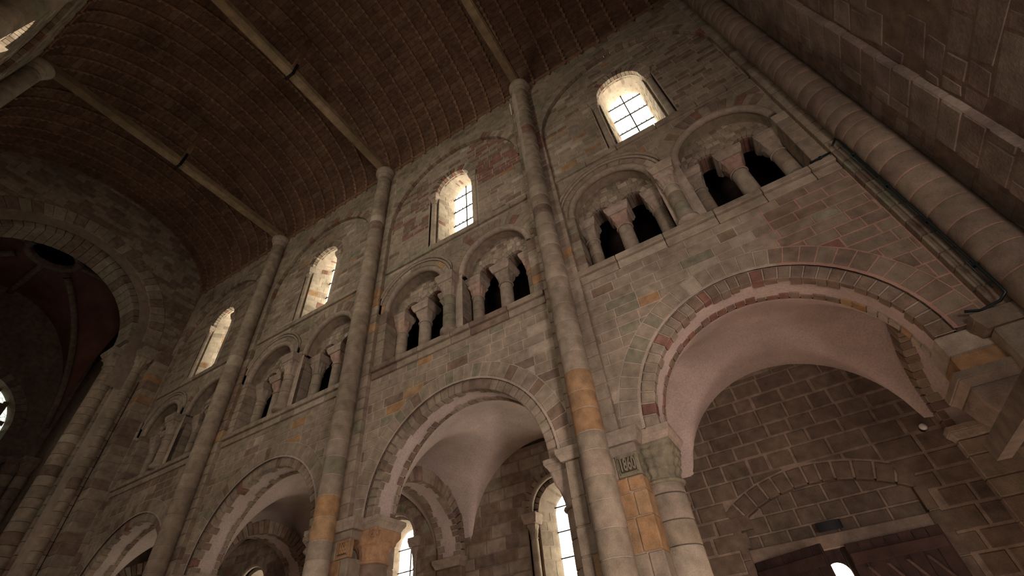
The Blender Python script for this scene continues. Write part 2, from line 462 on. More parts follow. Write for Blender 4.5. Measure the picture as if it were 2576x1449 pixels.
def column(name,label,x,y,z0,zc,ztop,r,drum_h,style='leaf',cmat='carved',aba=None,abh=.2,smat=None,group=None,base=True,capw=None,cat='column',vol=False,seed_w=WT,amat='carved'):
    """z0 bottom, zc capital start, ztop top of abacus"""
    yy=W((x,y,0))[1]
    t=thing(name,label,cat,(x,yy,z0),group)
    zb=z0
    if base: inst('base',base_mesh(),(x,yy,z0),t,(r,r,.14)); zb=z0+.14
    z=zb; k=0
    while z<zc-.02:
        h=drum_h*(1+rnd.uniform(-.18,.18)) if drum_h<5 else zc-z
        if z+h>zc-.08: h=zc-z
        m=smat or pick(seed_w)
        inst('drum' if drum_h<5 else 'shaft',drum_mesh(m),(x,yy,z+.004),t,(r,r,h-.008)); z+=h
    hc=ztop-abh-zc
    co=inst('capital',cap_mesh(style,cmat),(x,yy,zc),t,(r,r,hc))
    if vol: volutes(co,r,hc,cmat)
    if capw is None: capw=r*1.62
    inst('abacus',abacus_mesh(amat),(x,yy,ztop-abh),t,(capw,capw,abh))
    return t
# ------------------------------------------------------------------ shared dimensions
BN = ['rightmost bay', 'second bay from right', 'third bay from right', 'farthest left bay']
BC = ['rightmost bay', 'second bay from right', 'third bay from right', 'farthest left bay']
RI = [1.72, 1.85, 1.85, 1.85]
CZ = 4.42; HB = 2.32; YW = 6.5; YD = 6.38; ZT = 16.1
VA, VB, VY, VZ = 4.17, 2.75, 2.22, 15.97

def boxcourses(x0,x1,y0,y1,z0,z1,h,parent,weights=WT,split=0.0,mat=None,name='stone',b=.012,g=.012,jit=.15,wf=None,core=True):
    z=z0
    if core: MB().add(box(x0+.02,x1-.02,y0+.02,y1-.02,z0,z1)).build('mortar','mortar',parent)
    while z<z1-.03:
        hh=h*(1+rnd.uniform(-jit,jit))
        if z+hh>z1-h*.5: hh=z1-z
        xs=[x0,x1]
        if rnd.random()<split: xs=[x0,x0+(x1-x0)*rnd.uniform(.3,.7),x1]
        for a,c in zip(xs,xs[1:]):
            j=rnd.uniform(0,.004)
            m=mat or pick(wf(z) if wf else weights)
            MB().add(box(a+(g/2 if a>x0 else 0),c-(g/2 if c<x1 else 0),y0-j if SIDE else y0,y1,z+g/2,z+hh-g/2,b)).build(name,m,parent)
        z+=hh

# ------------------------------------------------------------------ floor, unseen closing walls
mb=MB().add(box(-27.2,3.6,-8,12,-.2,0)); o=mb.build('floor','floor'); o['kind']='structure'; o['label']='stone paved floor of the nave and aisle'

# ------------------------------------------------------------------ engaged shafts with their dosserets
def shaft(k, label):
    x=SXS[k]; r=.27 if k==0 else .22; Y=6.2 if k else 6.18
    dz=0 if SIDE>0 else 9.5
    yy=W((x,Y,0))[1]
    if k==4: t=thing('pilaster','plain narrow stone pilaster strip in the corner by the crossing arch','pilaster',(x+.38,6.4,0))
    else: t=thing('engaged_column',label,'column',(x,yy,dz),'tall engaged shafts rising to the timber vault')
    z=dz; 
    ztop=15.5 if k else 18.0
    while z<ztop-.02 and k!=4:
        h=rnd.uniform(.27,.40) if k else rnd.uniform(.24,.36)
        if z+h>ztop-.1: h=ztop-z
        if k==1 and 4.15<z<5.2: m='orange'
        elif k==2 and 3.9<z<4.75: m='orange'
        elif k==1 and 2<z<4: m=pick({'pale':1,'stone':4})
        elif k==1 and 12.75<z<13.2: m='red'
        else: m=pick({'stone':90,'pale':5,'green':3,'brown':3} if k else {'umber':1})
        rr=r*rnd.uniform(.985,1.015)
        xo = x+(0.1*max(0,(z-10)/6) if k==1 and SIDE>0 else 0)
        g_=.016 if k==0 else .01
        inst('drum',drum_mesh(m),(xo,yy,z+.005),t,(rr,rr,h-g_)); z+=h
    if k==4: pass
    elif k:
        inst('joint_core',drum_mesh('mortar'),(x,yy,dz),t,(r*.95,r*.95,ztop-dz))
        xo = x+(0.1 if k==1 and SIDE>0 else 0)
        me=CAPM
        inst('capital',me,(xo,yy,ztop),t,(r,r,.42))
    else:
        inst('joint_core',drum_mesh('mortar_red'),(x,yy,dz),t,(r*.968,r*.968,ztop-dz))
    # dosseret stones either side
    for s in (-1,1):
        if k==0 and s>0: continue
        if k==4 and s<0: continue
        z0=4.45 if SIDE>0 else 9.5
        def wf(z):
            if k==1 and s>0 and 12.2<z<13.1: return {'red':1}
            if k==2 and s>0 and 8.6<z<10.2: return {'orange':1,'stone':2}
            if k==3 and s>0 and 7.6<z<10.5: return {'orange':1,'brown':2,'stone':1}
            return WT
        a,b=(x,x+.38) if s>0 else (x-.38,x)
        boxcourses(a,b,YD,6.62,z0,ZT if k else 17.5,.29,t,wf=wf)
    return t
CAPM=mesh_only('capital',*lathe([(1.0,0),(1.0,.2),(1.12,.28),(1.18,.36),(1.12,.44),(1.2,.52),(1.42,.72),(1.5,.86),(1.5,1.0)],24),'carved',True)
SH4=None
KL=['big corner shaft with reddish joints against the west wall','shaft with two ochre drums between the two nearest bays','second free-standing wall shaft, between second and third bays','third wall shaft, between third and farthest bays','half-hidden shaft at the crossing pier end of the wall']
for k in range(5): shaft(k,'tall round stone '+KL[k])

# ------------------------------------------------------------------ piers and arcade
def date_block(x0,x1,z0,z1,Y,txt,mat,parent,label):
    mb=MB().add(box(x0,x1,Y,Y+.1,z0,z1,.008)); o=mb.build('date_stone',mat,parent); o['label']=label
    cx,cz=(x0+x1)/2,(z0+z1)/2; hx,hz=(x1-x0)/2-.035,(z1-z0)/2-.035
    MB().add(box(cx-hx+.014,cx+hx-.014,Y-.002,Y+.01,cz-hz+.014,cz+hz-.014)).build('recessed_ground','recess_shade',o)  # shade of the relief painted as a darker ground
    fb=MB()
    for a in ((cx-hx,cx+hx,cz+hz-.014,cz+hz),(cx-hx,cx+hx,cz-hz,cz-hz+.014),(cx-hx,cx-hx+.014,cz-hz,cz+hz),(cx+hx-.014,cx+hx,cz-hz,cz+hz)):
        fb.add(box(a[0],a[1],Y-.012,Y+.01,a[2],a[3],.003))
    fb.build('raised_border',mat,o)
    cu=bpy.data.curves.new('date_numerals','FONT'); cu.body=txt; cu.size=.27; cu.align_x='CENTER'; cu.align_y='CENTER'; cu.extrude=.014; cu.offset=.006
    cu.materials.append(M[mat]); tx=bpy.data.objects.new('tmp',cu); me=bpy.data.meshes.new_from_object(tx); bpy.data.objects.remove(tx); me.materials.clear(); me.materials.append(M[mat])
    to=bpy.data.objects.new('date_numerals',me); COL.objects.link(to); to.parent=o
    to.location=(cx-parent.location[0],Y-.008-parent.location[1],cz-parent.location[2]); to.rotation_euler=(pi/2,0,0); to.scale=(.44,.9,1)
    # parent chain: o has zero offset inside parent
    return o
def pier(k):
    x=SXS[k]
    t=thing('pier','compound stone pier '+['against the west wall, right of the big arch','dated 1860, right of the second arch','dated in the 1860s, left of the second arch','between the third and farthest arches','of the crossing at the far end of the arcade'][k],'pier',(x,6.9,0),'compound piers of the nave arcade')
    rs=.95 if k==1 else .85   # soffit offsets to the right / left
    for s in (-1,1):
        if k==0 and s>0:
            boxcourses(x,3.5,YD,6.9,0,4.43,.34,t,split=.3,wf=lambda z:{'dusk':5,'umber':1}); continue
        if k==4 and s<0: continue
        a,b=(x+.02,x+.55) if s>0 else (x-.55,x-.02)
        db = (k in (1,2) and s>0)
        wf=lambda z:({'orange':3,'stone':2} if (k==1 and s>0 and 2.7<z<3.6) else {'stone':6,'pale':1,'orange':1,'brown':1.6,'green':.3})
        if db:
            boxcourses(a,b,YD,6.74,0,3.78,.36,t,split=.6,wf=wf)
            boxcourses(a,b,YD,6.74,4.09,4.24,.15,t,wf=lambda z:{'stone':1})
            boxcourses(a,a+.19,YD,6.74,3.78,4.09,.31,t,wf=lambda z:{'stone':1})
            date_block(a+.195,b,3.785,4.085,YD-.004,'1860' if k==1 else '1868','carved_green' if k==1 else 'orange',t,'carved stone panel with the date numerals')
        else: boxcourses(a,b,YD,6.74,0,4.24,.36,t,split=.6,wf=wf)
        inst('impost',abacus_mesh('carved' if k else 'umber'),(x+s*.33,6.54,4.24),t,(.33,.23,.19))
        # core behind
        a,b=(x,x+.74) if s>0 else (x-.74,x)
        boxcourses(a,b,6.74,7.34,0,4.43,.36,t,split=.2,wf=wf)
    return t
def arcade_cols(i):
    c=CXS[i]; R=RI[i]
    for s in (-1,1):
        tp=3.95 if (i==0 and s>0) else 4.43
        if i==0 and s>0: st,cm,lab='bell','umber','plain capital, right of the big right arch'
        elif i==0: st,cm,lab='interlace','carved_green','mossy interlaced capital, left of the big right arch'
        elif i==1 and s<0: st,cm,lab='flute','carved_ochre','ochre scrolled capital, left of the second arch'
        elif i==1: st,cm,lab='bell','carved','plain capital in shade, right of the second arch'
        else: st,cm,lab='leaf','carved',('leafy capital, %s of the %s arch'%('left' if s<0 else 'right',['','','third','farthest'][i]))
        x=c+s*(R+.29)
        column('arcade_column','stout round arcade column with '+lab,x,6.95,0,tp-.73,tp,.27,.36,st,cm,abh=.19,group='arcade columns under the lower arches',capw=.40,
               vol=(i==1 and s<0),seed_w={'stone':8,'orange':1,'pale':1,'brown':1} if not(i==0 and s>0) else {'umber':1},amat='carved' if not(i==0 and s>0) else 'umber')
def respond_block():
    t=thing('springer','stone springer blocks above the low capital, right end of the big arch','block',(2.45,6.95,3.95))
    boxcourses(2.29,2.8,6.62,7.16,3.95,4.43,.24,t,weights={'umber':1,'pale':3,'orange':1})  # mostly pale blocks paint in the light falling on this end
respond_block()
def arcade(i):
    c=CXS[i]; R=RI[i]; fr=FY(YW)
    t=thing('arcade_arch','round lower arch with toothed voussoirs and plaster soffit, '+BN[i],'arch',(c,6.8,CZ),'large round arches of the lower arcade')
    cl=[(1,0,c-HB),(-1,0,-(c+HB))]
    wf=None
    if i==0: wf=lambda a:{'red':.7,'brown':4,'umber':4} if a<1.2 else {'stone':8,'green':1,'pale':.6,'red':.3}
    if i==1: wf=lambda a:{'stone':9,'green':1,'brown':1}
    if i==3: wf=lambda a:{'stone':5,'brown':4}
    nv=[34,36,36,34][i]
    ring(c,CZ,R+.24,R+.54,nv-4,fr,t,0,-.15,clips=cl,wf=wf)
    ring(c,CZ,R,R+.215,nv,fr,t,-.055,-.2,teeth=(.09,.21),wf=(lambda a:{'red':2,'brown':4,'umber':2} if a<1.9 else {'red':.7,'stone':6,'brown':1}) if i==0 else (lambda a:{'stone':6,'brown':2,'red':.4}),gap=.018,e=.014)
    ring(c,CZ,R,R+.2,nv,lambda u,v,d:W((u,7.16+d,v)),t,0,-.2,teeth=(.08,.17),gap=.02,
         wf=(lambda a:{'pale':4,'orange':1} if a<.75 else {'brown':4,'red':2}) if i==0 else (lambda a:{'brown':3,'stone':3}),e=.014)  # pale stones low right paint in the window light there
    sweep_arc(c,CZ,R+.226,circ(.012,-.035,6),fr,t,'groove_shade',n=40,name='step_shade_line')  # dark roll drawn in for the shadow of the ring step
    MBs=arcstrip(c,CZ,R+.026,fr,-.075,-.64,t,'plaster','plaster_soffit')
    # mortar faces behind voussoirs
    v=[];f=[];n=44
    for (ra,rb,d) in ((R+.01,R+.23,-.075),(R+.22,R+.56,-.015)):
        b0=len(v)
        for q in range(n+1):
            a=pi*q/n
            for r_ in (ra,rb):
                xx=min(max(c+r_*cos(a),c-HB),c+HB); v.append(fr(xx,CZ+r_*sin(a),d))
        f+=[(b0+2*q,b0+2*q+1,b0+2*q+3,b0+2*q+2) for q in range(n)]
    mk('mortar',v,f,'mortar_dark' if i else 'mortar',t)
    # the wall above
    wl=thing('wall_nave','coursed stone wall between lower arch and gallery sill, '+BN[i],'wall',(c,6.5,CZ),'wall panels over the lower arches',kind='structure')
    polys=coursed(c-HB,c+HB,CZ+.02,7.44,.215,.42,[(c,CZ,R+.55,0)],g=.018)
    def wz(x,z):
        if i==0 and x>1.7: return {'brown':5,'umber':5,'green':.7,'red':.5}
        if i==3: return {'stone':5,'brown':3}
        return {'stone':80,'pale':7,'brown':6,'orange':2.5,'green':4}
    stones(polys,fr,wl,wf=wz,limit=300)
    xs_=c+HB+.02 if i else 1.3
    backing(c-HB-.02,xs_,CZ,7.46,[(c,CZ,R+.2,0)],fr,-.007,wl,mat='mortar',n=14)
    if i==0: backing(xs_,c+HB+.02,CZ,7.46,[(c,CZ,R+.2,0)],fr,-.007,wl,mat='mortar_red',n=14)
for k in range(5): pier(k)
for i in range(4): arcade_cols(i); arcade(i)

# ------------------------------------------------------------------ gallery sill
for i in range(4):
    c=CXS[i]
    t=thing('sill_course','projecting moulded stone sill under the gallery openings, '+BN[i],'ledge',(c,6.5,7.44),'gallery sill courses')
    x=c-HB
    while x<c+HB-.05:
        l=rnd.uniform(.5,.95)
        if x+l>c+HB-.3: l=c+HB-x
        m=pick({'stone':7,'brown':1.5,'pale':1})
        MB().add(box(x+.005,x+l-.005,6.395,7.2,7.62,7.75,.012)).build('sill_stone',m,t)
        MB().add(box(x+.005,x+l-.005,6.455,6.8,7.44,7.614,.01)).build('sill_stone',m,t)
        x+=l

# ------------------------------------------------------------------ gallery (triforium)
def triforium(i):
    c=CXS[i]; fr=FY(YW); ZS=9.42
    wl=thing('wall_nave','coursed wall around the twin gallery arches, '+BN[i],'wall',(c,6.5,7.75),'wall panels of the gallery storey',kind='structure')
    hs=[(c-1.2,ZS,1.26,7.74),(c+1.2,ZS,1.26,7.74)]
    def wz(x,z):
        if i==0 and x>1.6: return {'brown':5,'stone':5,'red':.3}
        return {'stone':80,'pale':5,'brown':6,'orange':1,'green':6}
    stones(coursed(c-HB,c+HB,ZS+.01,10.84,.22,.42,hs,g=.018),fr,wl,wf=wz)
    backing(c-HB-.02,c+HB+.02,7.74,10.86,[(c-1.2,ZS,.92,7.74),(c+1.2,ZS,.92,7.74)],fr,-.008,wl)
    boxcourses(c-HB-.02,c-2.08,6.49,7.15,7.75,ZS,.25,wl)
    boxcourses(c+2.08,c+HB+.02,6.49,7.15,7.75,ZS,.25,wl)
    boxcourses(c-.2,c+.2,6.66,7.15,7.75,ZS,.25,wl)
    cl=[(1,0,c-HB),(-1,0,-(c+HB))]
    for s in (-1,1):
        x=c+s*1.2
        t=thing('gallery_arch','%s gallery arch over twin openings, %s'%('left moulded' if s<0 else 'right plainer',BN[i]),'arch',(x,6.5,ZS),'relieving arches of the gallery')
        cls=cl+[((-1,0,-c) if s<0 else (1,0,c))]
        cx0,cx1=(c-HB,c) if s<0 else (c,c+HB)
        sweep_arc(x,ZS,.945,circ(.08,-.04,12),fr,t,'carved',n=36,name='roll_moulding')
        if s<0:
            ring(x,ZS,1.03,1.17,11,fr,t,.012,-.1,clips=cls,vary=.1)
            sweep_arc(x,ZS,1.20,[(-.03,-.01),(-.03,.035),(0,.06),(.03,.035),(.03,-.01)],fr,t,'carved',n=36,name='hood_mould',clipx=(cx0,cx1))
            sweep_arc(x,ZS,1.28,[(-.03,-.01),(-.03,.05),(.02,.075),(.035,.03),(.035,-.01)],fr,t,'carved',n=36,name='hood_mould',clipx=(cx0,cx1))
        else:
            ring(x,ZS,1.03,1.33,21,fr,t,.008,-.1,clips=cls,wf=lambda a:{'stone':8,'red':.6,'brown':2})
        arcstrip(x,ZS,.90,fr,-.05,-.36,t,'stone','arch_soffit')
        # tympanum
        ft=FY(6.84)
        ty=thing('tympanum','stone mosaic panel above two small openings, %s gallery arch, %s'%('left' if s<0 else 'right',BC[i]),'panel',(x,6.75,ZS),'gallery tympana')
        sh=[(x-.38,ZS+.02,.26,0),(x+.38,ZS+.02,.26,0)]
        pol=coursed(x-1.0,x+1.0,ZS+.02,ZS+.98,.13,.17,[(x-.38,ZS+.02,.41,0),(x+.38,ZS+.02,.41,0)],g=.01,keep=lambda a,b:(a-x)**2+(b-ZS)**2<.99**2)
        stones(pol,ft,ty,weights={'stone':6,'pale':2.2,'green':.8,'brown':.5},e=.006,jd=.003)
        backing(x-1.0,x+1.0,ZS,ZS+.99,sh,ft,-.008,ty,mat='mortar_dark')
        for q in (-1,1):
            ring(x+q*.38,ZS+.02,.26,.40,9,ft,ty,.002,-.07,weights={'stone':6,'pale':1},gap=.01,e=.006)
            ring(x+q*.38,ZS+.02,.262,.36,8,ft,ty,-.07,-.45,weights={'brown':4,'red':3},gap=.008,e=.01,name='soffit_stone')
        # central shaft of this pair
        cm='carved_rose' if (i+s)%2 else 'carved'
        column('gallery_column','%s gallery column with %s capital, under the %s gallery arch, %s'%('central','rose' if cm=='carved_rose' else 'grey','left' if s<0 else 'right',BC[i]),
               x,6.99,7.75,8.88,ZS+.02,.155,9,'bell',cm,abh=.2,smat=('pale' if s>0 and i==0 else 'carved'),group='central gallery columns',capw=.275)
        # jamb shafts
        for q in (-1,1):
            off=.74 if q==-s else .70
            nm='%s jamb column of the %s gallery arch, %s'%('left' if q<0 else 'right','left' if s<0 else 'right',BC[i])
            off+=.04
            column('jamb_column','round stone '+nm,x+q*off,6.97,7.75,8.86,ZS+.02,.14,.3,'leaf' if q==-s else 'bell',pick({'carved':2,'carved_rose':1}),abh=.19,group='gallery jamb columns',capw=.225,seed_w={'stone':8,'orange':.5,'pale':.5})
    column('gallery_column','thick front gallery column with leafy capital between the twin arches, '+BC[i],c-.06,6.47,7.75,8.78,ZS,.15,.34,'leaf','carved',abh=.21,group='front columns between gallery arches',capw=.255,seed_w={'stone':6,'green':2,'pale':1},vol=True)
for i in range(4): triforium(i)
# dark passage behind the gallery openings
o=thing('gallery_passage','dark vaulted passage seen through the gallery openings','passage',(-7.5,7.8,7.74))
MB().add(box(-18.6,3.5,8.5,8.6,7.3,10.3)).add(box(-18.6,3.5,7.0,8.6,7.3,7.4)).build('back_wall','passage_shade',o)
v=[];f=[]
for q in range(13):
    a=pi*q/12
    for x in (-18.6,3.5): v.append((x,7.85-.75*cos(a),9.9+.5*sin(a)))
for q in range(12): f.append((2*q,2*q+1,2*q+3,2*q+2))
mk('barrel_vault',v,f,'passage_shade',o)
MB().add(box(-18.6,3.5,7.1,7.16,10.0,16.2)).build('back_wall','passage_shade',o) if False else None

# ------------------------------------------------------------------ clerestory
def clerestory(i, full=True):
    c=CXS[i]; fr=FY(YW); sd='' if SIDE>0 else 'opposite '
    bn=BN[i] if SIDE>0 else ['','second','third','last'][i]+' bay of the opposite nave wall'
    wl=thing('wall_nave','upper stone wall around the clerestory window, '+bn,'wall',W((c,6.5,11.1)),'clerestory wall panels',kind='structure')
    WC=13.42
    def wz(x,z):
        if i==1 and x>c+.7 and z>12.6: return {'red':6,'brown':3,'stone':2}
        if i==1 and x<c-.9 and z>12.0: return {'red':2,'brown':3,'stone':5}
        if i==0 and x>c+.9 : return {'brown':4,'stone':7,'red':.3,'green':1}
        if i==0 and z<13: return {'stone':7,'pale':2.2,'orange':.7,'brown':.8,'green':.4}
        if i==3: return {'stone':6,'brown':3}
        return {'stone':80,'pale':8,'brown':9,'orange':2,'green':4}
    pol=coursed(c-HB,c+HB,11.03,15.2,.155,.40,[(c,WC,.87,10.9)],g=.017,keep=lambda a,b:b<12.85 or (a-c)**2+(b-12.85)**2<2.4**2)
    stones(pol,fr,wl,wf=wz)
    backing(c-HB-.02,c+HB+.02,11.0,15.3,[(c,WC,.84,11.0)],fr,-.007,wl)
    # window surround voussoirs
    ring(c,WC,.60,.86,19,fr,wl,.0,-.2,wf=lambda a:{'stone':5,'brown':2,'pale':1,'red':(5 if 1.6<a<2.3 or i==1 else .2)})
    # nook backs
    for s in (-1,1):
        a,b=(c+.6,c+.88) if s>0 else (c-.88,c-.6)
        boxcourses(a,b,6.665,6.9,11.03,WC-.02,.26,wl)
    # sill string
    x=c-HB
    while x<c+HB-.05:
        l=rnd.uniform(.55,1.0)
        if x+l>c+HB-.35: l=c+HB-x
        MB().add(box(x+.004,x+l-.004,6.44,6.8,10.86,11.02,.01)).build('string_stone',pick({'stone':8,'pale':1,'green':.6}),wl); x+=l
    # blind arch and spandrels on the dosseret plane
    fs=FY(YD)
    ba=thing('blind_arch','broad shallow blind arch framing the clerestory window, '+bn,'arch',W((c,6.4,12.85)),'blind arches of the clerestory')
    cl=[(1,0,c-HB),(-1,0,-(c+HB)),(0,-1,-16.05)]
    ring(c,12.85,2.3,2.54,38,fs,ba,0,-.11,clips=cl,wf=lambda a:{'stone':7,'brown':3,'red':.5})
    sp=coursed(c-HB,c+HB,12.87,ZT,.2,.42,[(c,12.85,2.55,0)],g=.012)
    stones(sp,fs,ba,wf=lambda x,z:{'stone':8,'brown':1.4,'green':1} if i<3 else {'stone':5,'brown':2})
    backing(c-HB-.02,c+HB+.02,12.85,ZT+.05,[(c,12.85,2.31,0)],fs,-.012,ba,n=20)
    # window
    wn=thing('window_%d'%(i+1 if SIDE>0 else i+5),'tall round-headed %sclerestory window with iron bars, '%sd+bn,'window',W((c,7.25,11.3)),kind='structure')
    Yf,Yb=6.62,7.28; hf,hbk=.60,.47; zf,zb_=WC,13.72
    L1=2.35; LA=pi*.58; Lt=2*L1+LA
    def surf(s,t,h):
        hw=hf+(hbk-hf)*t; zc=zf+(zb_-zf)*t; Y=Yf+(Yb-Yf)*t; hh=hw-h
        if s<L1: return W((c-hh,Y,10.99+(zc-10.99)*s/L1))
        if s>L1+LA: return W((c+hh,Y,10.99+(zc-10.99)*(Lt-s)/L1))
        a=pi-(s-L1)/LA*pi
        return W((c+hh*cos(a),Y,zc+hh*sin(a)))
    s=0;row=0
    while s<Lt-.02:
        ds=rnd.uniform(.15,.25)
        if s+ds>Lt-.1: ds=Lt-s
        ts=[0,.38,.72,1] if row%2 else [0,.55,1]
        for a,b in zip(ts,ts[1:]):
            m=pick({'pale':7,'stone':2,'red':(.9 if i in (1,2) else .4),'orange':.3})
            n_=2 if L1<s<L1+LA else 1
            vv,ff=patch(surf,s+.006,s+ds-.006,a+.008,b-.008,n_,1,.006,.012)
            mk('reveal_stone',vv,ff,m,wn)
        s+=ds; row+=1
    v=[];f=[];n=30
    for q in range(n+1):
        for t in (0,1): v.append(surf(Lt*q/n,t,0))
    for q in range(n): f.append((2*q,2*q+1,2*q+3,2*q+2))
    mk('mortar',v,f,'mortar',wn)
    v=[W((c-.62,6.5,11.02)),W((c+.62,6.5,11.02)),W((c+.5,7.3,11.45)),W((c-.5,7.3,11.45))]
    mk('sloping_sill',v,[(0,1,2,3)],'pale',wn)
    # glass
    v=[(c-hbk,11.0),(c+hbk,11.0)]+[(c+hbk*cos(pi*q/20),zb_+hbk*sin(pi*q/20)) for q in range(21)]
    vv=[W((x,Yb-.01,z)) for x,z in v]
    mk('glass_pane',vv,[tuple(range(len(vv)))],'glass',wn)
    mb=MB().add(box(c-.016,c+.016,Yb-.06,Yb-.03,11.2,zb_+hbk)); mb.build('upright_bar','iron',wn)
    for q in range(4):
        z=11.75+q*.66; hw=hbk if z<zb_ else sqrt(max(.01,hbk**2-(z-zb_)**2))
        br=MB().add(box(c-hw,c+hw,Yb-.075,Yb-.045,z-.014,z+.014)).build('saddle_bar','iron',wn)
        lug=MB()
        for e_ in range(7): xx=c-hw+(e_+.5)*2*hw/7; lug.add(box(xx-.01,xx+.01,Yb-.09,Yb-.04,z-.005,z+.04))
        lug.build('wire_ties','iron',wn)
    # colonnettes
    for s in (-1,1):
        column('window_colonnette','slim colonnette %s of the %sclerestory window, %s'%('left' if s<0 else 'right',sd,bn if SIDE<0 else BC[i]),c+s*.735,6.585,11.02,13.02,WC,.085,.9,'leaf','carved',abh=.19,
               group='clerestory window colonnettes',capw=.15,smat='pale',base=True)
for i in range(4): clerestory(i)

# ------------------------------------------------------------------ timber vault
def vpt(a,h=0,x=0): # a: 0 (our wall) .. pi ; h outward(+) / inward(-)
    return (x, VY+(VA+h)*cos(a), VZ+(VB+h)*sin(a))
# equal arc length table
TA=[0];LN=[0]
for q in range(1,721):
    a=pi*q/720; p=vpt(a);p0=vpt(pi*(q-1)/720)
    TA.append(a); LN.append(LN[-1]+sqrt((p[1]-p0[1])**2+(p[2]-p0[2])**2))
def a_at(l):
    lo,hi=0,720
    while hi-lo>1:
        m=(lo+hi)//2
        if LN[m]<=l: lo=m
        else: hi=m
    t=(l-LN[lo])/(LN[hi]-LN[lo]); return TA[lo]+t*(TA[hi]-TA[lo])
LT=LN[-1]
RIBN=110
v=[];f=[]
for q in range(RIBN*2+1):
    a=a_at(min(LT*q/(RIBN*2),LT-1e-6)); wdt=.05 if (q//2)%2 else .02
    dp=.085 if (q//2)%2 else .05
    for (dx,h) in ((-wdt,0.02),(-wdt,-dp),(wdt,-dp),(wdt,.02)):
        p=vpt(a,h); v.append((dx,p[1]-VY,p[2]-VZ))
for q in range(RIBN*2):
    for j in range(3): f.append((q*4+j,q*4+j+1,q*4+j+5,q*4+j+4))
rib_me=mesh_only('vault_rib',v,f,'batten')
PW=.2; NP=int(LT/PW)
plank_me={}
def plank_mesh(m):
    if m not in plank_me:
        mb=MB(); 
        v=[(-.5,-.5,0),(.5,-.5,0),(.5,.5,0),(-.5,.5,0)]
        e=.014
        vv=[(-.5+.006,-.5+e,0),(.5-.006,-.5+e,0),(.5-.006,.5-e,0),(-.5+.006,.5-e,0),(-.5,-.5,.3),(.5,-.5,.3),(.5,.5,.3),(-.5,.5,.3)]
        ff=[(0,3,2,1),(0,1,5,4),(1,2,6,5),(2,3,7,6),(3,0,4,7)]
        plank_me[m]=mesh_only('plank',vv,ff,m)
    return plank_me[m]
cp=Vector((0,0,1.6)); RT=Rm.transposed()
def inview(p):
    q=RT@(Vector(p)-cp)
    if q.z>=0: return None
    x=1288+1145.79*q.x/-q.z; y=724.5-1145.79*q.y/-q.z
    return -q.z if -60<x<2636 and -60<y<1509 else None
edges=[3.5]+[s for s in SXS[1:4]]+[-18.55]
for i in range(4):
    x1,x0=edges[i],edges[i+1]; n=max(1,round((x1-x0)/.545)); dx=(x1-x0)/n
    t=thing('ceiling','dark boarded timber barrel vault with notched ribs, part over the '+BN[i],'ceiling',((x0+x1)/2,VY,VZ),kind='structure')
    L=[]
    for q in range(n):
        xm=x0+(q+.5)*dx
        off=rnd.uniform(0,1)
        for k in range(NP+1):
            l0=(k-off)*PW; l1=l0+PW
            l0=max(0,l0); l1=min(LT-1e-6,l1)
            if l1-l0<.03: continue
            a0=a_at(l0);a1=a_at(l1); p0=vpt(a0);p1=vpt(a1)
            pm=Vector((xm,(p0[1]+p1[1])/2,(p0[2]+p1[2])/2)); d=inview(pm)
            ang=atan2(p1[2]-p0[2],p1[1]-p0[1])
            L.append((d if d else 99,pm,ang,l1-l0,dx))
    L.sort(key=lambda e:e[0])
    loc=Vector(t.location)
    for e in L[:300]:
        m=plank_mesh('wood')
        o=inst('plank',m,tuple(e[1]),t,(e[4]*.995,e[3]*.995,.1),(e[2]+pi,0,0))
        o.rotation_euler=(e[2],0,0); o.scale=(e[4]*.995,e[3]*.995,-.1*(1))
    mb=MB()
    for e in L[300:]:
        mx=Matrix.Translation(e[1])@Matrix.Rotation(e[2],4,'X')@Matrix.Diagonal((e[4]*.995,e[3]*.995,-.1,1))
        me=plank_mesh('wood')
        mb.add(([tuple(mx@vt.co) for vt in me.vertices],[tuple(p.vertices) for p in me.polygons]))
    o=mb.build('plank_lining','wood',t); o['kind']='stuff'
    for q in range(n):
        inst('vault_rib',rib_me,(x0+q*dx if q else x0+.05,VY,VZ),t)
    # outer skin so no sky shows in the joints
    v=[];f=[]
    for q in range(49):
        p=vpt(pi*q/48,.05); v+=[(x0-.02,p[1],p[2]),(x1+.02,p[1],p[2])]
    for q in range(48): f.append((2*q,2*q+1,2*q+3,2*q+2))
    mk('roof_skin',v,f,'wood',t)
    # wall plate
    for s in (1,-1):
        y=VY+s*4.21
        MB().add(box(x0+.01,x1-.01,y-.1,y+.1,ZT-.02,ZT+.1,.01)).build('wall_plate','batten',t)
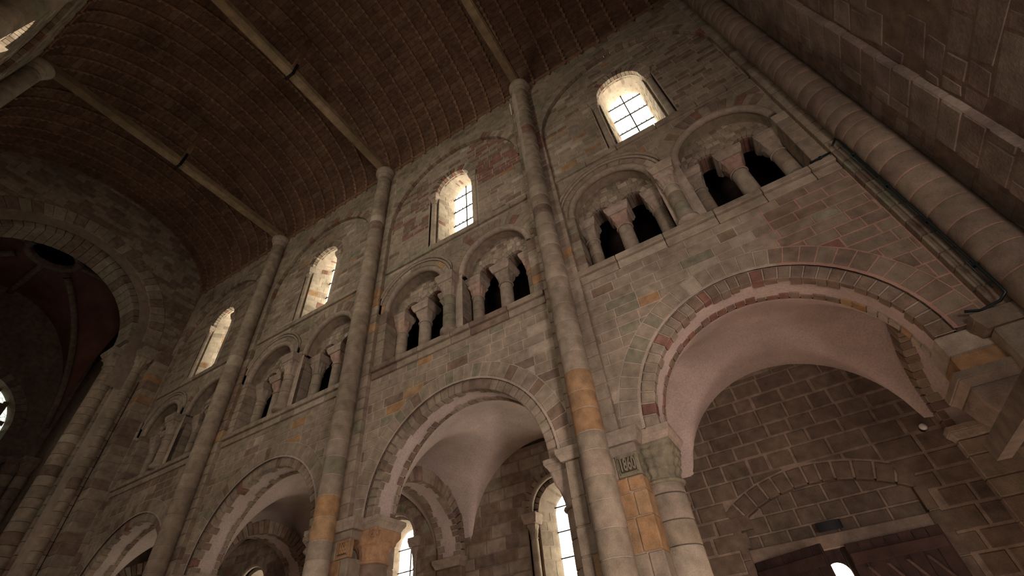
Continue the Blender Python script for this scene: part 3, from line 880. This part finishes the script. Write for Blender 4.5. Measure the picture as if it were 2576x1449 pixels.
# tie beams with king posts
for k in (1,2,3):
    x=SXS[k]+(.1 if k==1 else 0)
    t=thing('tie_beam','pale timber tie beam crossing the vault %s'%['','nearest the camera, above the shaft with ochre drums','in the middle, with iron stirrup and king post','farthest, with iron stirrup and king post'][k],'beam',(x,2.1,15.93),'tie beams of the timber vault')
    # chamfered octagonal section
    hw,hh,ch=.14,.16,.05; y0,y1=-1.75,6.18
    sec=[(-hw+ch,0),(hw-ch,0),(hw,ch),(hw,2*hh-ch),(hw-ch,2*hh),(-hw+ch,2*hh),(-hw,2*hh-ch),(-hw,ch)]
    n=16; v=[];f=[]
    for q in range(n+1):
        y=y0+(y1-y0)*q/n; cam_=.05*sin(pi*q/n)
        for (a,b) in sec: v.append((x+a*(1+.03*sin(q*1.7)),y,15.93+b+cam_))
    for q in range(n):
        for j in range(8):
            kk=(j+1)%8; f.append((q*8+j,q*8+kk,(q+1)*8+kk,(q+1)*8+j))
    f+= [tuple(range(8)),tuple(range(n*8,n*8+8))]
    mk('timber',v,f,'beam',t)
    MB().add(box(x-.075,x+.075,2.03,2.17,16.2,18.72,.015)).build('king_post','batten',t)
    st=MB().add(box(x-.165,x+.165,2.06,2.14,15.9,15.925)).add(box(x-.165,x-.145,2.06,2.14,15.9,16.55)).add(box(x+.145,x+.165,2.06,2.14,15.9,16.55))
    st.build('iron_stirrup','iron',t)

# ------------------------------------------------------------------ aisle: vault, cross arches, outer wall
for i in range(4):
    c=CXS[i]; R=RI[i]+.014; x0,x1=SXS[i+1],(SXS[i] if i else 3.5)
    t=thing('aisle_vault','pale plastered groin vault of the aisle, seen through the lower arch, '+BC[i],'vault',((x0+x1)/2,8.7,CZ),'aisle groin vaults')
    nx,ny=56,30; v=[];f=[]
    for a in range(nx+1):
        x=x0+(x1-x0)*a/nx
        for b in range(ny+1):
            y=7.155+(10.2-7.155)*(1-cos(pi*b/ny))/2
            Rk=R+.30*min(1,max(0,(y-7.2)/.8)); zA=sqrt(max(0,Rk*Rk-(x-c)**2)); u=(y-8.68)/1.53; zB=2.05*sqrt(max(0,1-u*u))
            h=.22; m=max(zA,zB)+ (max(h-abs(zA-zB),0)**2)/(4*h)*(1 if b>1 else 0)
            v.append((x,y,CZ+m))
    for a in range(nx):
        for b in range(ny): f.append((a*(ny+1)+b,a*(ny+1)+b+1,(a+1)*(ny+1)+b+1,(a+1)*(ny+1)+b))
    mk('plaster_web',v,f,'plaster',t,True)
for k in range(0,5):
    x=SXS[k] if k else 3.1
    t=thing('cross_arch','aisle cross arch with toothed stone edges, springing behind the pier, %s'%['at the west end','dividing first and second bays','dividing second and third bays','dividing third and farthest bays','by the crossing'][k],'arch',(x,8.68,4.35),'aisle cross arches')
    for s in (1,-1):
        if k==0 and s>0: continue
        frx=(lambda X,s_: (lambda u,v_,d:(X+s_*d,u,v_)))(x+s*.36,s)
        ring(8.68,4.35,1.36,1.68,30,frx,t,0,-.1,teeth=(.12,.24),gap=.016,weights={'stone':5,'brown':3},e=.012,jr=.03)
    v=[];f=[]
    for q in range(25):
        a=pi*q/24
        for d in (-.34,.34): v.append((x+d,8.68+1.374*cos(a),4.35+1.374*sin(a)))
    for q in range(24): f.append((2*q,2*q+1,2*q+3,2*q+2))
    mk('plaster_soffit',v,f,'plaster',t,True)
    boxcourses(x-.36,x+.36,10.02,10.3,0,4.15,.32,t,weights={'stone':5,'brown':4})
    inst('impost',abacus_mesh('carved'),(x,10.14,4.15),t,(.42,.24,.2))
def outer_wall(i):
    c=CXS[i]; fr=FY(10.2); x0,x1=SXS[i+1],(SXS[i] if i else 3.5)
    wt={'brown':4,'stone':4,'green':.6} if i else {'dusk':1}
    t=thing('wall_aisle','outer aisle wall of large joined blocks seen through the lower arch, '+BC[i],'wall',((x0+x1)/2,10.2,0),'outer aisle walls',kind='structure')
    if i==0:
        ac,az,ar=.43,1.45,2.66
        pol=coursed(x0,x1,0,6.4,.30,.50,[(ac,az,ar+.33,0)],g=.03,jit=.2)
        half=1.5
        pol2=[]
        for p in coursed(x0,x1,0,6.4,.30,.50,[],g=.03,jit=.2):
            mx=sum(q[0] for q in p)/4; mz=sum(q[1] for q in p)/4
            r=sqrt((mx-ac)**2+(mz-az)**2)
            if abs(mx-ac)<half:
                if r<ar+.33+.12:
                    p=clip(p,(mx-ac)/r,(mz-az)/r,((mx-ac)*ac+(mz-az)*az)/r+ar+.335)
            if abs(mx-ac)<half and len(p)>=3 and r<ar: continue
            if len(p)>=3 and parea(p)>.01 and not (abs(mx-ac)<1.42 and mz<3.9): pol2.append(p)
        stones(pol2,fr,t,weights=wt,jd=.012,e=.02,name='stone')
        ang=math.asin(1.45/ar)
        ring(ac,az,ar,ar+.31,12,fr,t,.0,-.2,a0=pi/2-ang,a1=pi/2+ang,gap=.03,weights=wt,e=.018)
        # tympanum under the relieving arch
        f2=FY(10.34)
        pol=coursed(ac-1.45,ac+1.45,3.28,4.2,.26,.42,[],g=.03,keep=lambda a,b:(a-ac)**2+(b-az)**2<(ar+.05)**2)
        stones(pol,f2,t,weights=wt,e=.016)
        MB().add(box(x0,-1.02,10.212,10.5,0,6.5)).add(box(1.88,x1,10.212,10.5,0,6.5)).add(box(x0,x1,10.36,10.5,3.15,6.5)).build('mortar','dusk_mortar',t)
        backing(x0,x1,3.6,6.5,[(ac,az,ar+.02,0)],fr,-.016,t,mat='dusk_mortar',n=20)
        MB().add(box(-1.0,1.86,10.24,10.5,3.08,3.30,.012)).build('lintel','umber',t)
        for (a,b) in ((-1.03,-.98),(1.84,1.9)):
            boxcourses(a-.1 if a<0 else a,b if a<0 else b+.1,10.2,10.5,0,3.7,.34,t,weights=wt)
    else:
        wc=c+[0,.25,.72,.3][i]; wr=.62; wz_=[0,4.9,5.1,4.9][i]
        hs=[(wc,wz_,.86,1.2)]
        pol=coursed(x0,x1,1.0,6.4,.27,.5,hs,g=.022,jit=.2)
        stones(pol,fr,t,weights=wt,jd=.01,e=.016)
        backing(x0,x1,0,6.5,[(wc,wz_,.84,1.2)],fr,-.014,t,mat='mortar_dark')
        ring(wc,wz_,.74,.98,17,fr,t,.004,-.1,weights=wt)
        sweep_arc(wc,wz_,.74,circ(.06,-.05,10),fr,t,'carved',n=30,name='roll_moulding')
        wn=thing('window_%d'%(9+i),'bright round-headed aisle window with splayed jambs, seen through the lower arch, '+BC[i],'window',(wc,10.9,1.3),kind='structure')
        Yf,Yb=10.42,11.0; L1=3.6; LA=pi*.6; Lt=2*L1+LA
        def surf(s,tt,h):
            hw=.64+(.44-.64)*tt; zc=wz_+.05*tt; Y=Yf+(Yb-Yf)*tt; hh=hw-h
            if s<L1: return (wc-hh,Y,1.3+(zc-1.3)*s/L1)
            if s>L1+LA: return (wc+hh,Y,1.3+(zc-1.3)*(Lt-s)/L1)
            a=pi-(s-L1)/LA*pi; return (wc+hh*cos(a),Y,zc+hh*sin(a))
        s=0;row=0
        while s<Lt-.02:
            ds=rnd.uniform(.2,.32)
            if s+ds>Lt-.1: ds=Lt-s
            ts=[0,.6,1] if row%2 else [0,.4,1]
            for a,b in zip(ts,ts[1:]):
                vv,ff=patch(surf,s+.006,s+ds-.006,a+.01,b-.01,2 if L1<s<L1+LA else 1,1,.006,.012)
                mk('reveal_stone',vv,ff,pick({'pale':6,'stone':2}),wn)
            s+=ds;row+=1
        v=[];f=[]
        for q in range(31):
            for tt in (0,1): v.append(surf(Lt*q/30,tt,0))
        for q in range(30): f.append((2*q,2*q+1,2*q+3,2*q+2))
        # step from nook plane
        for q in range(31):
            pass
        mk('mortar',v,f,'mortar',wn)
        # nook back plane
        bb=MB()
        for s_ in (-1,1):
            a,b=(wc+.63,wc+.86) if s_>0 else (wc-.86,wc-.63)
            bb.add(box(a,b,10.42,10.6,1.2,wz_))
        bb.build('nook_back','brown',wn)
        ring(wc,wz_,.63,.78,15,FY(10.42),wn,0,-.1,weights={'brown':1,'stone':2},name='arch_stone')
        v=[(wc-.44,1.3),(wc+.44,1.3)]+[(wc+.44*cos(pi*q/16),wz_+.05+.44*sin(pi*q/16)) for q in range(17)]
        mk('glass_pane',[(a,Yb-.01,b) for a,b in v],[tuple(range(len(v)))],'glass_low',wn)
        MB().add(box(wc-.012,wc+.012,Yb-.06,Yb-.035,1.3,5.35)).build('upright_bar','iron',wn)
        for q in range(7):
            z=1.8+q*.55; MB().add(box(wc-.44,wc+.44,Yb-.07,Yb-.045,z-.012,z+.012)).build('saddle_bar','iron',wn)
        for s_ in (-1,1):
            column('window_colonnette','slim colonnette on the %s of the aisle window, %s'%('left' if s_<0 else 'right',BC[i]),wc+s_*.755,10.32,1.3,4.38,wz_,.085,9,'leaf','carved',abh=.22,group='aisle window colonnettes',capw=.19,smat='pale',base=True)
for i in range(4): outer_wall(i)
# ------------------------------------------------------------------ aisle doorway (bay 1)
def door(no,p0,p1,label,braces):
    d=Vector((p1[0]-p0[0],p1[1]-p0[1],0)); l=d.length; ang=atan2(d.y,d.x)
    t=thing('door_%d'%no,label,'door',(p0[0],p0[1],0),kind='structure')
    def loc(name,x0,x1,y0,y1,z0,z1,mat,par=t,b=.006):
        vv,ff=box(x0,x1,y0,y1,z0,z1,b); me=mesh_only(name,vv,ff,mat); o=bpy.data.objects.new(name,me); COL.objects.link(o); o.parent=par; o.rotation_euler=(0,0,ang); return o
    n=7
    for q in range(n): loc('board',l*q/n+.003,l*(q+1)/n-.003,0,.05,.02,3.08,'door')
    for z in (.5,1.7,2.78): loc('ledge_board',0.02,l-.02,-.035,0,z,z+.16,'door')
    if braces:
        for q in range(4):
            x0=l*(.12+.2*q)
            v=[];L=1.0
            for (dx,dz) in ((0,0),(.045,0),(.045+.42,-.78),(.42,-.78)):
                for y in (-.03,0): v.append((x0+dx,y,2.72+dz))
            ff=[(0,2,4,6),(1,7,5,3),(0,1,3,2),(2,3,5,4),(4,5,7,6),(6,7,1,0)]
            me=mesh_only('diagonal_brace',v,ff,'door_edge'); o=bpy.data.objects.new('diagonal_brace',me); COL.objects.link(o); o.parent=t; o.rotation_euler=(0,0,ang)
    return t
door(1,(-.965,10.16),(.13,9.51),'left dark wooden door leaf swung inward under the plaster lintel',False)
door(2,(.47,10.05),(1.80,9.91),'right dark wooden door leaf with diagonal battens',True)
t=thing('window_13','small bright arched opening between the two dark door leaves','window',(.3,10.35,0),kind='structure')
v=[(.06,1.5),(.41,1.5)]+[(.235+.175*cos(pi*q/14),2.72+.175*sin(pi*q/14)) for q in range(15)]
mk('glass_pane',[(a,10.36,b) for a,b in v],[tuple(range(len(v)))],'glass_low',t)
MB().add(box(-.1,.06,10.28,10.4,0,3.08,.01)).add(box(.41,.6,10.28,10.4,0,3.08,.01)).build('door_post','door',t)
# spandrel panel over the arched pane
mb=MB()
for q in range(14):
    a,b=pi*q/14,pi*(q+1)/14
    P=[(.235+.175*cos(a),2.72+.175*sin(a)),(.235+.175*cos(b),2.72+.175*sin(b))]
    mb.add(([(P[0][0],10.34,P[0][1]),(P[0][0],10.34,3.08),(P[1][0],10.34,3.08),(P[1][0],10.34,P[1][1])],[(0,1,2,3)]))
mb.build('arched_panel','door',t)
# closing wall beside/below the doorway
t=thing('box_light','small black curved box mounted on the wall above the doorway','lamp',(.39,10.1,3.38))
v=[];f=[]
for q in range(9):
    a=-.9+1.8*q/8
    for (z,rr) in ((3.33,1.0),(3.47,1.0)): v.append((.41+.2*sin(a)/sin(.9),10.2-.10*cos(a)+.04,z))
for q in range(8): f.append((2*q,2*q+2,2*q+3,2*q+1))
f.append(tuple(2*q for q in range(9))); f.append(tuple(2*q+1 for q in range(8,-1,-1)))
mk('housing',v,f,'black',t)
MB().add(box(.25,.57,10.18,10.24,3.35,3.45)).build('bracket','black',t)
t=thing('round_lamp','tiny white round lamp on the dark aisle wall, right of the doorway arch','lamp',(2.45,10.1,4.43))
vv,ff=lathe([(.01,-.03),(.06,-.028),(.085,0),(.07,.04),(.03,.06),(.005,.065)],16)
me=mesh_only('globe',vv,ff,'white',True); inst('globe',me,(2.47,10.08,4.5),t,(.7,.7,.7),(pi/2,0,0))
vv,ff=lathe([(.05,0),(.05,.06)],12); inst('mount',mesh_only('mount',vv,ff,'black'),(2.47,10.2,4.5),t,(1,1,1),(pi/2,0,0))

# ------------------------------------------------------------------ west wall
wx=3.5
t=thing('wall_west','rough rubble wall rising at the right beyond the corner shaft','wall',(wx,2,0),kind='structure')
fw=FX(wx,-1)
MB().add(box(wx+.010,wx+.3,-2.3,10.4,0,19.5)).build('mortar','rubble',t)
pol=[]
for p in coursed(2.6,4.86,3.6,17.2,.36,.5,[],g=.02,jit=.45)+coursed(5.5,6.4,3.6,17.2,.32,.34,[],g=.02,jit=.45):
    pol.append([(a+rnd.uniform(-.03,.03),b+rnd.uniform(-.025,.025)) for a,b in p])
for p in pol:
    vv,ff=prism(p,fw,rnd.uniform(-.006,.012),-.05,.02); mk('stone',vv,ff,'rubble',t)
pol=coursed(2.6,6.4,0,3.6,.4,.6,[],g=.03)
for p in pol:
    vv,ff=prism(p,fw,rnd.uniform(-.012,.022),-.05,.03); mk('stone',vv,ff,'rubble',t)
# broad shallow pilaster on the west wall
t=thing('pilaster','broad shallow rubble pilaster on the wall at far right','pilaster',(wx,5.2,0))
z=0
while z<17.5:
    h=rnd.uniform(.3,.6); ym=rnd.choice([5.18,5.0,5.3]) if rnd.random()<.5 else None
    ys=[4.86+rnd.uniform(-.01,.01)]+([ym] if ym else [])+[5.5+rnd.uniform(-.01,.01)]
    for a,b in zip(ys,ys[1:]):
        vv,ff=prism([(a+.008,z+.012),(b-.008,z+.012),(b-.008,z+h-.012),(a+.008,z+h-.012)],fw,.10+rnd.uniform(-.003,.003),-.02,.02); mk('stone',vv,ff,'rubble',t)
    z+=h
MB().add(box(wx-.09,wx,4.88,5.47,0,17.5)).build('mortar','rubble',t)
# ledge of the west tribune
t=thing('tribune_beam','dim moulded beam end jutting in at the right edge of the photo','beam',(2.2,3,2.9))
sec=[(1.78,2.87),(1.90,2.87),(1.90,3.03),(1.78,3.03)]
v=[(a,y,b) for y in (5.95,2.6) for a,b in sec]; n=4
mk('timber',v,[tuple(range(n)),tuple(range(2*n-1,n-1,-1))]+[(j,(j+1)%n,n+(j+1)%n,n+j) for j in range(n)],'dusk',t)
MB().add(box(1.90,3.5,2.6,5.93,2.93,3.0,.01)).build('deck','door',t)
# pipe
def tube(name,pts,r,mat,parent,n=8):
    v=[];f=[]
    for i,p in enumerate(pts):
        a=Vector(pts[max(0,i-1)]);b=Vector(pts[min(len(pts)-1,i+1)]); d=(b-a).normalized()
        u=d.cross(Vector((0.3,1,.2))).normalized(); w_=d.cross(u)
        for j in range(n):
            q=Vector(p)+r*(cos(2*pi*j/n)*u+sin(2*pi*j/n)*w_); v.append(tuple(q))
    for i in range(len(pts)-1):
        for j in range(n):
            k=(j+1)%n; f.append((i*n+j,i*n+k,(i+1)*n+k,(i+1)*n+j))
    f+=[tuple(range(n)),tuple(range((len(pts)-1)*n,len(pts)*n))]
    return mk(name,v,f,mat,parent,True)
t=thing('wall_pipe','thin dark cable pipe running down beside the big corner shaft','pipe',(2.96,6.2,4.4))
tube('pipe_run',[(2.93,6.3,7.82),(2.97,6.16,7.80),(2.975,6.14,7.7),(2.975,6.14,6.2),(2.975,6.14,4.6),(2.96,6.13,4.47),(2.9,6.2,4.43),(2.75,6.33,4.45),(2.62,6.34,4.50)],.017,'pipe',t)
tube('pipe_run',[(2.94,6.16,7.6),(2.94,6.16,5.2),(2.94,6.2,4.6)],.009,'pipe',t)
for z in (7.3,6.5,5.7,4.9): MB().add(box(2.94,3.0,6.12,6.2,z,z+.03,.004)).build('pipe_clip','pipe',t)
t=thing('cable_tube','short dark cable tube lying on the gallery sill at right','pipe',(2.6,6.4,7.94))
tube('pipe_run',[(2.56,6.40,7.775),(2.72,6.39,7.775),(2.88,6.38,7.78)],.018,'pipe',t)
MB().add(box(2.70,2.74,6.37,6.42,7.75,7.80,.004)).build('pipe_clip','pipe',t)

# ------------------------------------------------------------------ crossing arch wall
XC=-18.5; fx=FX(XC,1); ac,az,ar=2.1,13.0,2.80
t=thing('wall_crossing','coursed stone wall of the crossing arch closing the timber vault','wall',(XC,2.1,az),kind='structure')
def vaultz(y):
    u=(y-VY)/VA; return VZ+VB*sqrt(max(0,1-u*u))
pol=[]
for p in coursed(-2.2,6.4,11.2,18.8,.22,.42,[(ac,az,ar+.95,0)],g=.014,keep=lambda a,b:b<vaultz(a)+.1):
    if sum(q[0] for q in p)/len(p)>-1.2: pol.append(p)
stones(pol,fx,t,weights={'stone':5,'brown':5,'green':.6,'pale':.1},jd=.008)
backing(-2.3,6.5,11.0,19,[(ac,az,ar+.05,0)],fx,-.014,t,mat='mortar_dark',n=20)
t=thing('crossing_arch','great round two-order crossing arch at far left','arch',(XC,2.1,az))
ring(ac,az,ar+.42,ar+.94,34,fx,t,.015,-.1,weights={'stone':7,'brown':4,'pale':.4})
f2=FX(XC-.32,1)
ring(ac,az,ar,ar+.46,32,f2,t,0,-.9,weights={'stone':7,'brown':4,'pale':.6},gap=.016)
ring(ac,az,ar+.40,ar+.5,32,fx,t,0,-.32,weights={'stone':7,'brown':4},gap=.016,name='soffit_stone')
# responds
t=thing('pier','tall crossing pier of coursed stone at lower left','pier',(XC,5.9,0))
wfc={'stone':6,'brown':4,'orange':.5,'green':.4}
boxcourses(-18.62,-18.1,5.9,6.5,0,12.75,.3,t,weights=wfc)
z=0
MB().add(box(-19.9,-18.55,5.35,6.9,0,12.6)).build('mortar','mortar',t)
while z<12.5:
    h=rnd.uniform(.26,.36)
    if z+h>12.3: h=12.55-z
    for (x0,x1,y0,y1) in ((-18.85,-18.5,5.55,5.95),(-19.5,-18.87,5.28,5.7)):
        MB().add(box(x0,x1,y0,y1,z+.006,z+h-.006,.012)).build('stone',pick(wfc),t)
    z+=h
inst('impost',abacus_mesh('carved'),(-18.75,5.75,12.55),t,(.42,.32,.26)); inst('impost',abacus_mesh('carved'),(-19.3,5.45,12.55),t,(.62,.5,.26))
column('crossing_column','half-round shaft with carved capital under the crossing arch, outermost left',-19.25,5.13,0,11.95,12.6,.27,.32,'leaf','carved',abh=.2,group='shafts of the crossing pier',seed_w={'stone':8,'pale':1,'brown':1})
column('crossing_column','second slimmer shaft with capital beside the crossing arch pier',-18.62,5.62,0,11.95,12.6,.19,.32,'leaf','carved',abh=.2,group='shafts of the crossing pier',seed_w={'stone':8,'brown':2})
t=thing('dark_cable','thin dark vertical cable down the crossing pier','cable',(-18.4,5.5,0))
tube('cable_run',[(-18.50,5.86,z) for z in (0,4,8,11.5)],.012,'black',t)

# crossing vault beyond
t=thing('crossing_vault','dark reddish ribbed vault with round oculus beyond the crossing arch','vault',(-23.3,2.1,14))
vc=(-23.3,2.1); hh=4.1
def cz_(dx,dy):
    A=12.2+6.0*sqrt(max(0,1-(dx/hh)**2)); B=12.2+6.0*sqrt(max(0,1-(dy/hh)**2)); return max(A,B)-.12*0
nv=40; v=[];f=[]
for a in range(nv+1):
    for b in range(nv+1):
        dx=-hh+2*hh*a/nv; dy=-hh+2*hh*b/nv; v.append((vc[0]+dx,vc[1]+dy,cz_(dx,dy)))
for a in range(nv):
    for b in range(nv):
        dx=-hh+2*hh*(a+.5)/nv; dy=-hh+2*hh*(b+.5)/nv
        if dx*dx+dy*dy<.85**2: continue
        f.append((a*(nv+1)+b,a*(nv+1)+b+1,(a+1)*(nv+1)+b+1,(a+1)*(nv+1)+b))
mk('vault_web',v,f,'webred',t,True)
vv,ff=lathe([(.75,0),(.75,-.18),(.85,-.26),(1.02,-.22),(1.08,-.08),(1.08,.1)],36)
mb=MB(); mb.add((vv,ff[:-2])); o=mb.build('oculus_ring','brown',None,True); o.parent=t; o.location=(0,0,18.12-14)
MB().add(box(vc[0]-4.3,vc[0]+4.3,vc[1]-4.6,vc[1]+4.6,18.9,19.0)).build('oculus_cover','black',t)
for (sx,sy) in ((1,1),(1,-1),(-1,1),(-1,-1),(0,1),(1,0),(-1,0),(0,-1)):
    pts=[]
    for q in range(22):
        u=.95+(hh*.995-.95)*q/21
        if sx and sy: pts.append((vc[0]+sx*u,vc[1]+sy*u,cz_(u,u)-.1))
        else: pts.append((vc[0]+sx*u,vc[1]+sy*u,18.08))
    tube('vault_rib',pts,.14,'brown',t,8)
# far walls of the crossing
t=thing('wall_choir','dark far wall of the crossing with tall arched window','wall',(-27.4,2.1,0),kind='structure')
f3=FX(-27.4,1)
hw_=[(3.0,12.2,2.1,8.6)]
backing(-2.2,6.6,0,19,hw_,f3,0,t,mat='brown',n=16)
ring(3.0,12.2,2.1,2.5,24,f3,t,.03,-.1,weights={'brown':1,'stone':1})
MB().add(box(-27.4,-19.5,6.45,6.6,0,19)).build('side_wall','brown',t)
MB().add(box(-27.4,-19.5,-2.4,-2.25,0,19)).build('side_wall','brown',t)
v=[];f=[]
for q in range(25):
    a=pi*q/24
    v+=[(-27.4,3+2.1*cos(a),12.2+2.1*sin(a)),(-27.7,3+1.96*cos(a),12.2+1.96*sin(a))]
for q in range(24): f.append((2*q,2*q+1,2*q+3,2*q+2))
n0=len(v); v+=[(-27.4,5.1,8.6),(-27.7,4.96,8.6),(-27.4,.9,8.6),(-27.7,1.04,8.6)]; f+=[(0,1,n0+1,n0),(48,49,n0+3,n0+2)]
mk('splayed_reveal',v,f,'stone',t,True)
t=thing('window_14','tall arched choir window glimpsed at the left edge, with dark tracery','window',(-27.7,3.0,8.6),kind='structure')
v=[(1.03,8.6),(4.97,8.6)]+[(3+1.97*cos(pi*q/20),12.2+1.97*sin(pi*q/20)) for q in range(21)]
mk('glass_pane',[(-27.72,a,b) for a,b in v],[tuple(range(len(v)))],'glass_far',t)
for y in (1.7,2.3,2.9,3.5,4.05,4.55): MB().add(box(-27.7,-27.6,y-.09,y+.09,8.6,12.2+sqrt(1.96**2-(y-3)**2),.01)).build('mullion','brown',t)
for z in (9.6,10.6,11.6,12.5,13.2): MB().add(box(-27.7,-27.62,3-1.8,3+(1.9 if z<13 else 1.6),z-.09,z+.09)).build('transom','brown',t)
for q,(x,y,r) in enumerate(((-27.1,5.9,.26),(-27.15,5.25,.2),(-26.5,6.25,.22),(-27.2,4.75,.16))):
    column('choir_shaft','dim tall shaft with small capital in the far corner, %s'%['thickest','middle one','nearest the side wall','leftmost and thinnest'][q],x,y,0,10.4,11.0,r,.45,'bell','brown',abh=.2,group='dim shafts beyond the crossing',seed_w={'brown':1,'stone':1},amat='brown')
t=thing('bell_rope','thin dark rope hanging from the crossing vault at left','rope',(-22,1.5,17))
tube('rope_strand',[(-23.0,2.2,18.1),(-22.0,1.2,17.2),(-20.8,-.2,16.2)],.012,'black',t)

# ------------------------------------------------------------------ opposite nave wall (seen at top left)
SIDE=-1
for i in (1,2,3): clerestory(i)
KL2=['','','shaft of the opposite wall, out at the top left','shaft of the opposite wall whose cap carries the farthest beam','']
for k in (2,3): shaft(k,'round stone '+KL2[k])
SIDE=1
t=thing('wall_opposite','plain lower part of the opposite nave wall','wall',(-7,-2.3,0),kind='structure')
MB().add(box(-18.5,3.5,-2.35,-2.05,7.2,11.0)).build('wall_slab','stone',t)
MB().add(box(-2.0,3.5,-2.35,-2.05,11.0,16.2)).build('wall_slab','stone',t)
for x in SXS:
    MB().add(box(x-.8,x+.8,-2.85,-2.05,0,7.2,.02)).build('pier_block','stone',t)
# outer skins so the sky only enters by real openings
t=thing('outer_masonry','outer masonry and aisle roof closing the building','wall',(-7,12,0),kind='structure')
MB().add(box(-27.5,3.8,11.05,11.3,0,8)).add(box(-18.6,3.8,8.7,11.2,6.6,6.8)).add(box(-18.6,3.8,8.6,8.75,6.6,11)).build('aisle_roof','brown',t)
MB().add(box(-18.9,-18.5,7.0,11.2,0,7)).add(box(3.5,3.8,-2.6,11.2,0,19.5)).build('end_wall','brown',t)
MB().add(box(-18.6,3.8,7.35,7.5,10.3,11.05)).build('upper_skin','brown',t)
for i,c in enumerate(CXS):
    for (a,b) in ((SXS[i+1]-.3,c-.62),(c+.62,SXS[i]+.3)):
        MB().add(box(a,b,7.3,7.45,11.0,16.3)).build('upper_skin','brown',t)
    MB().add(box(c-.64,c+.64,7.3,7.45,14.35,16.3)).build('upper_skin','brown',t)
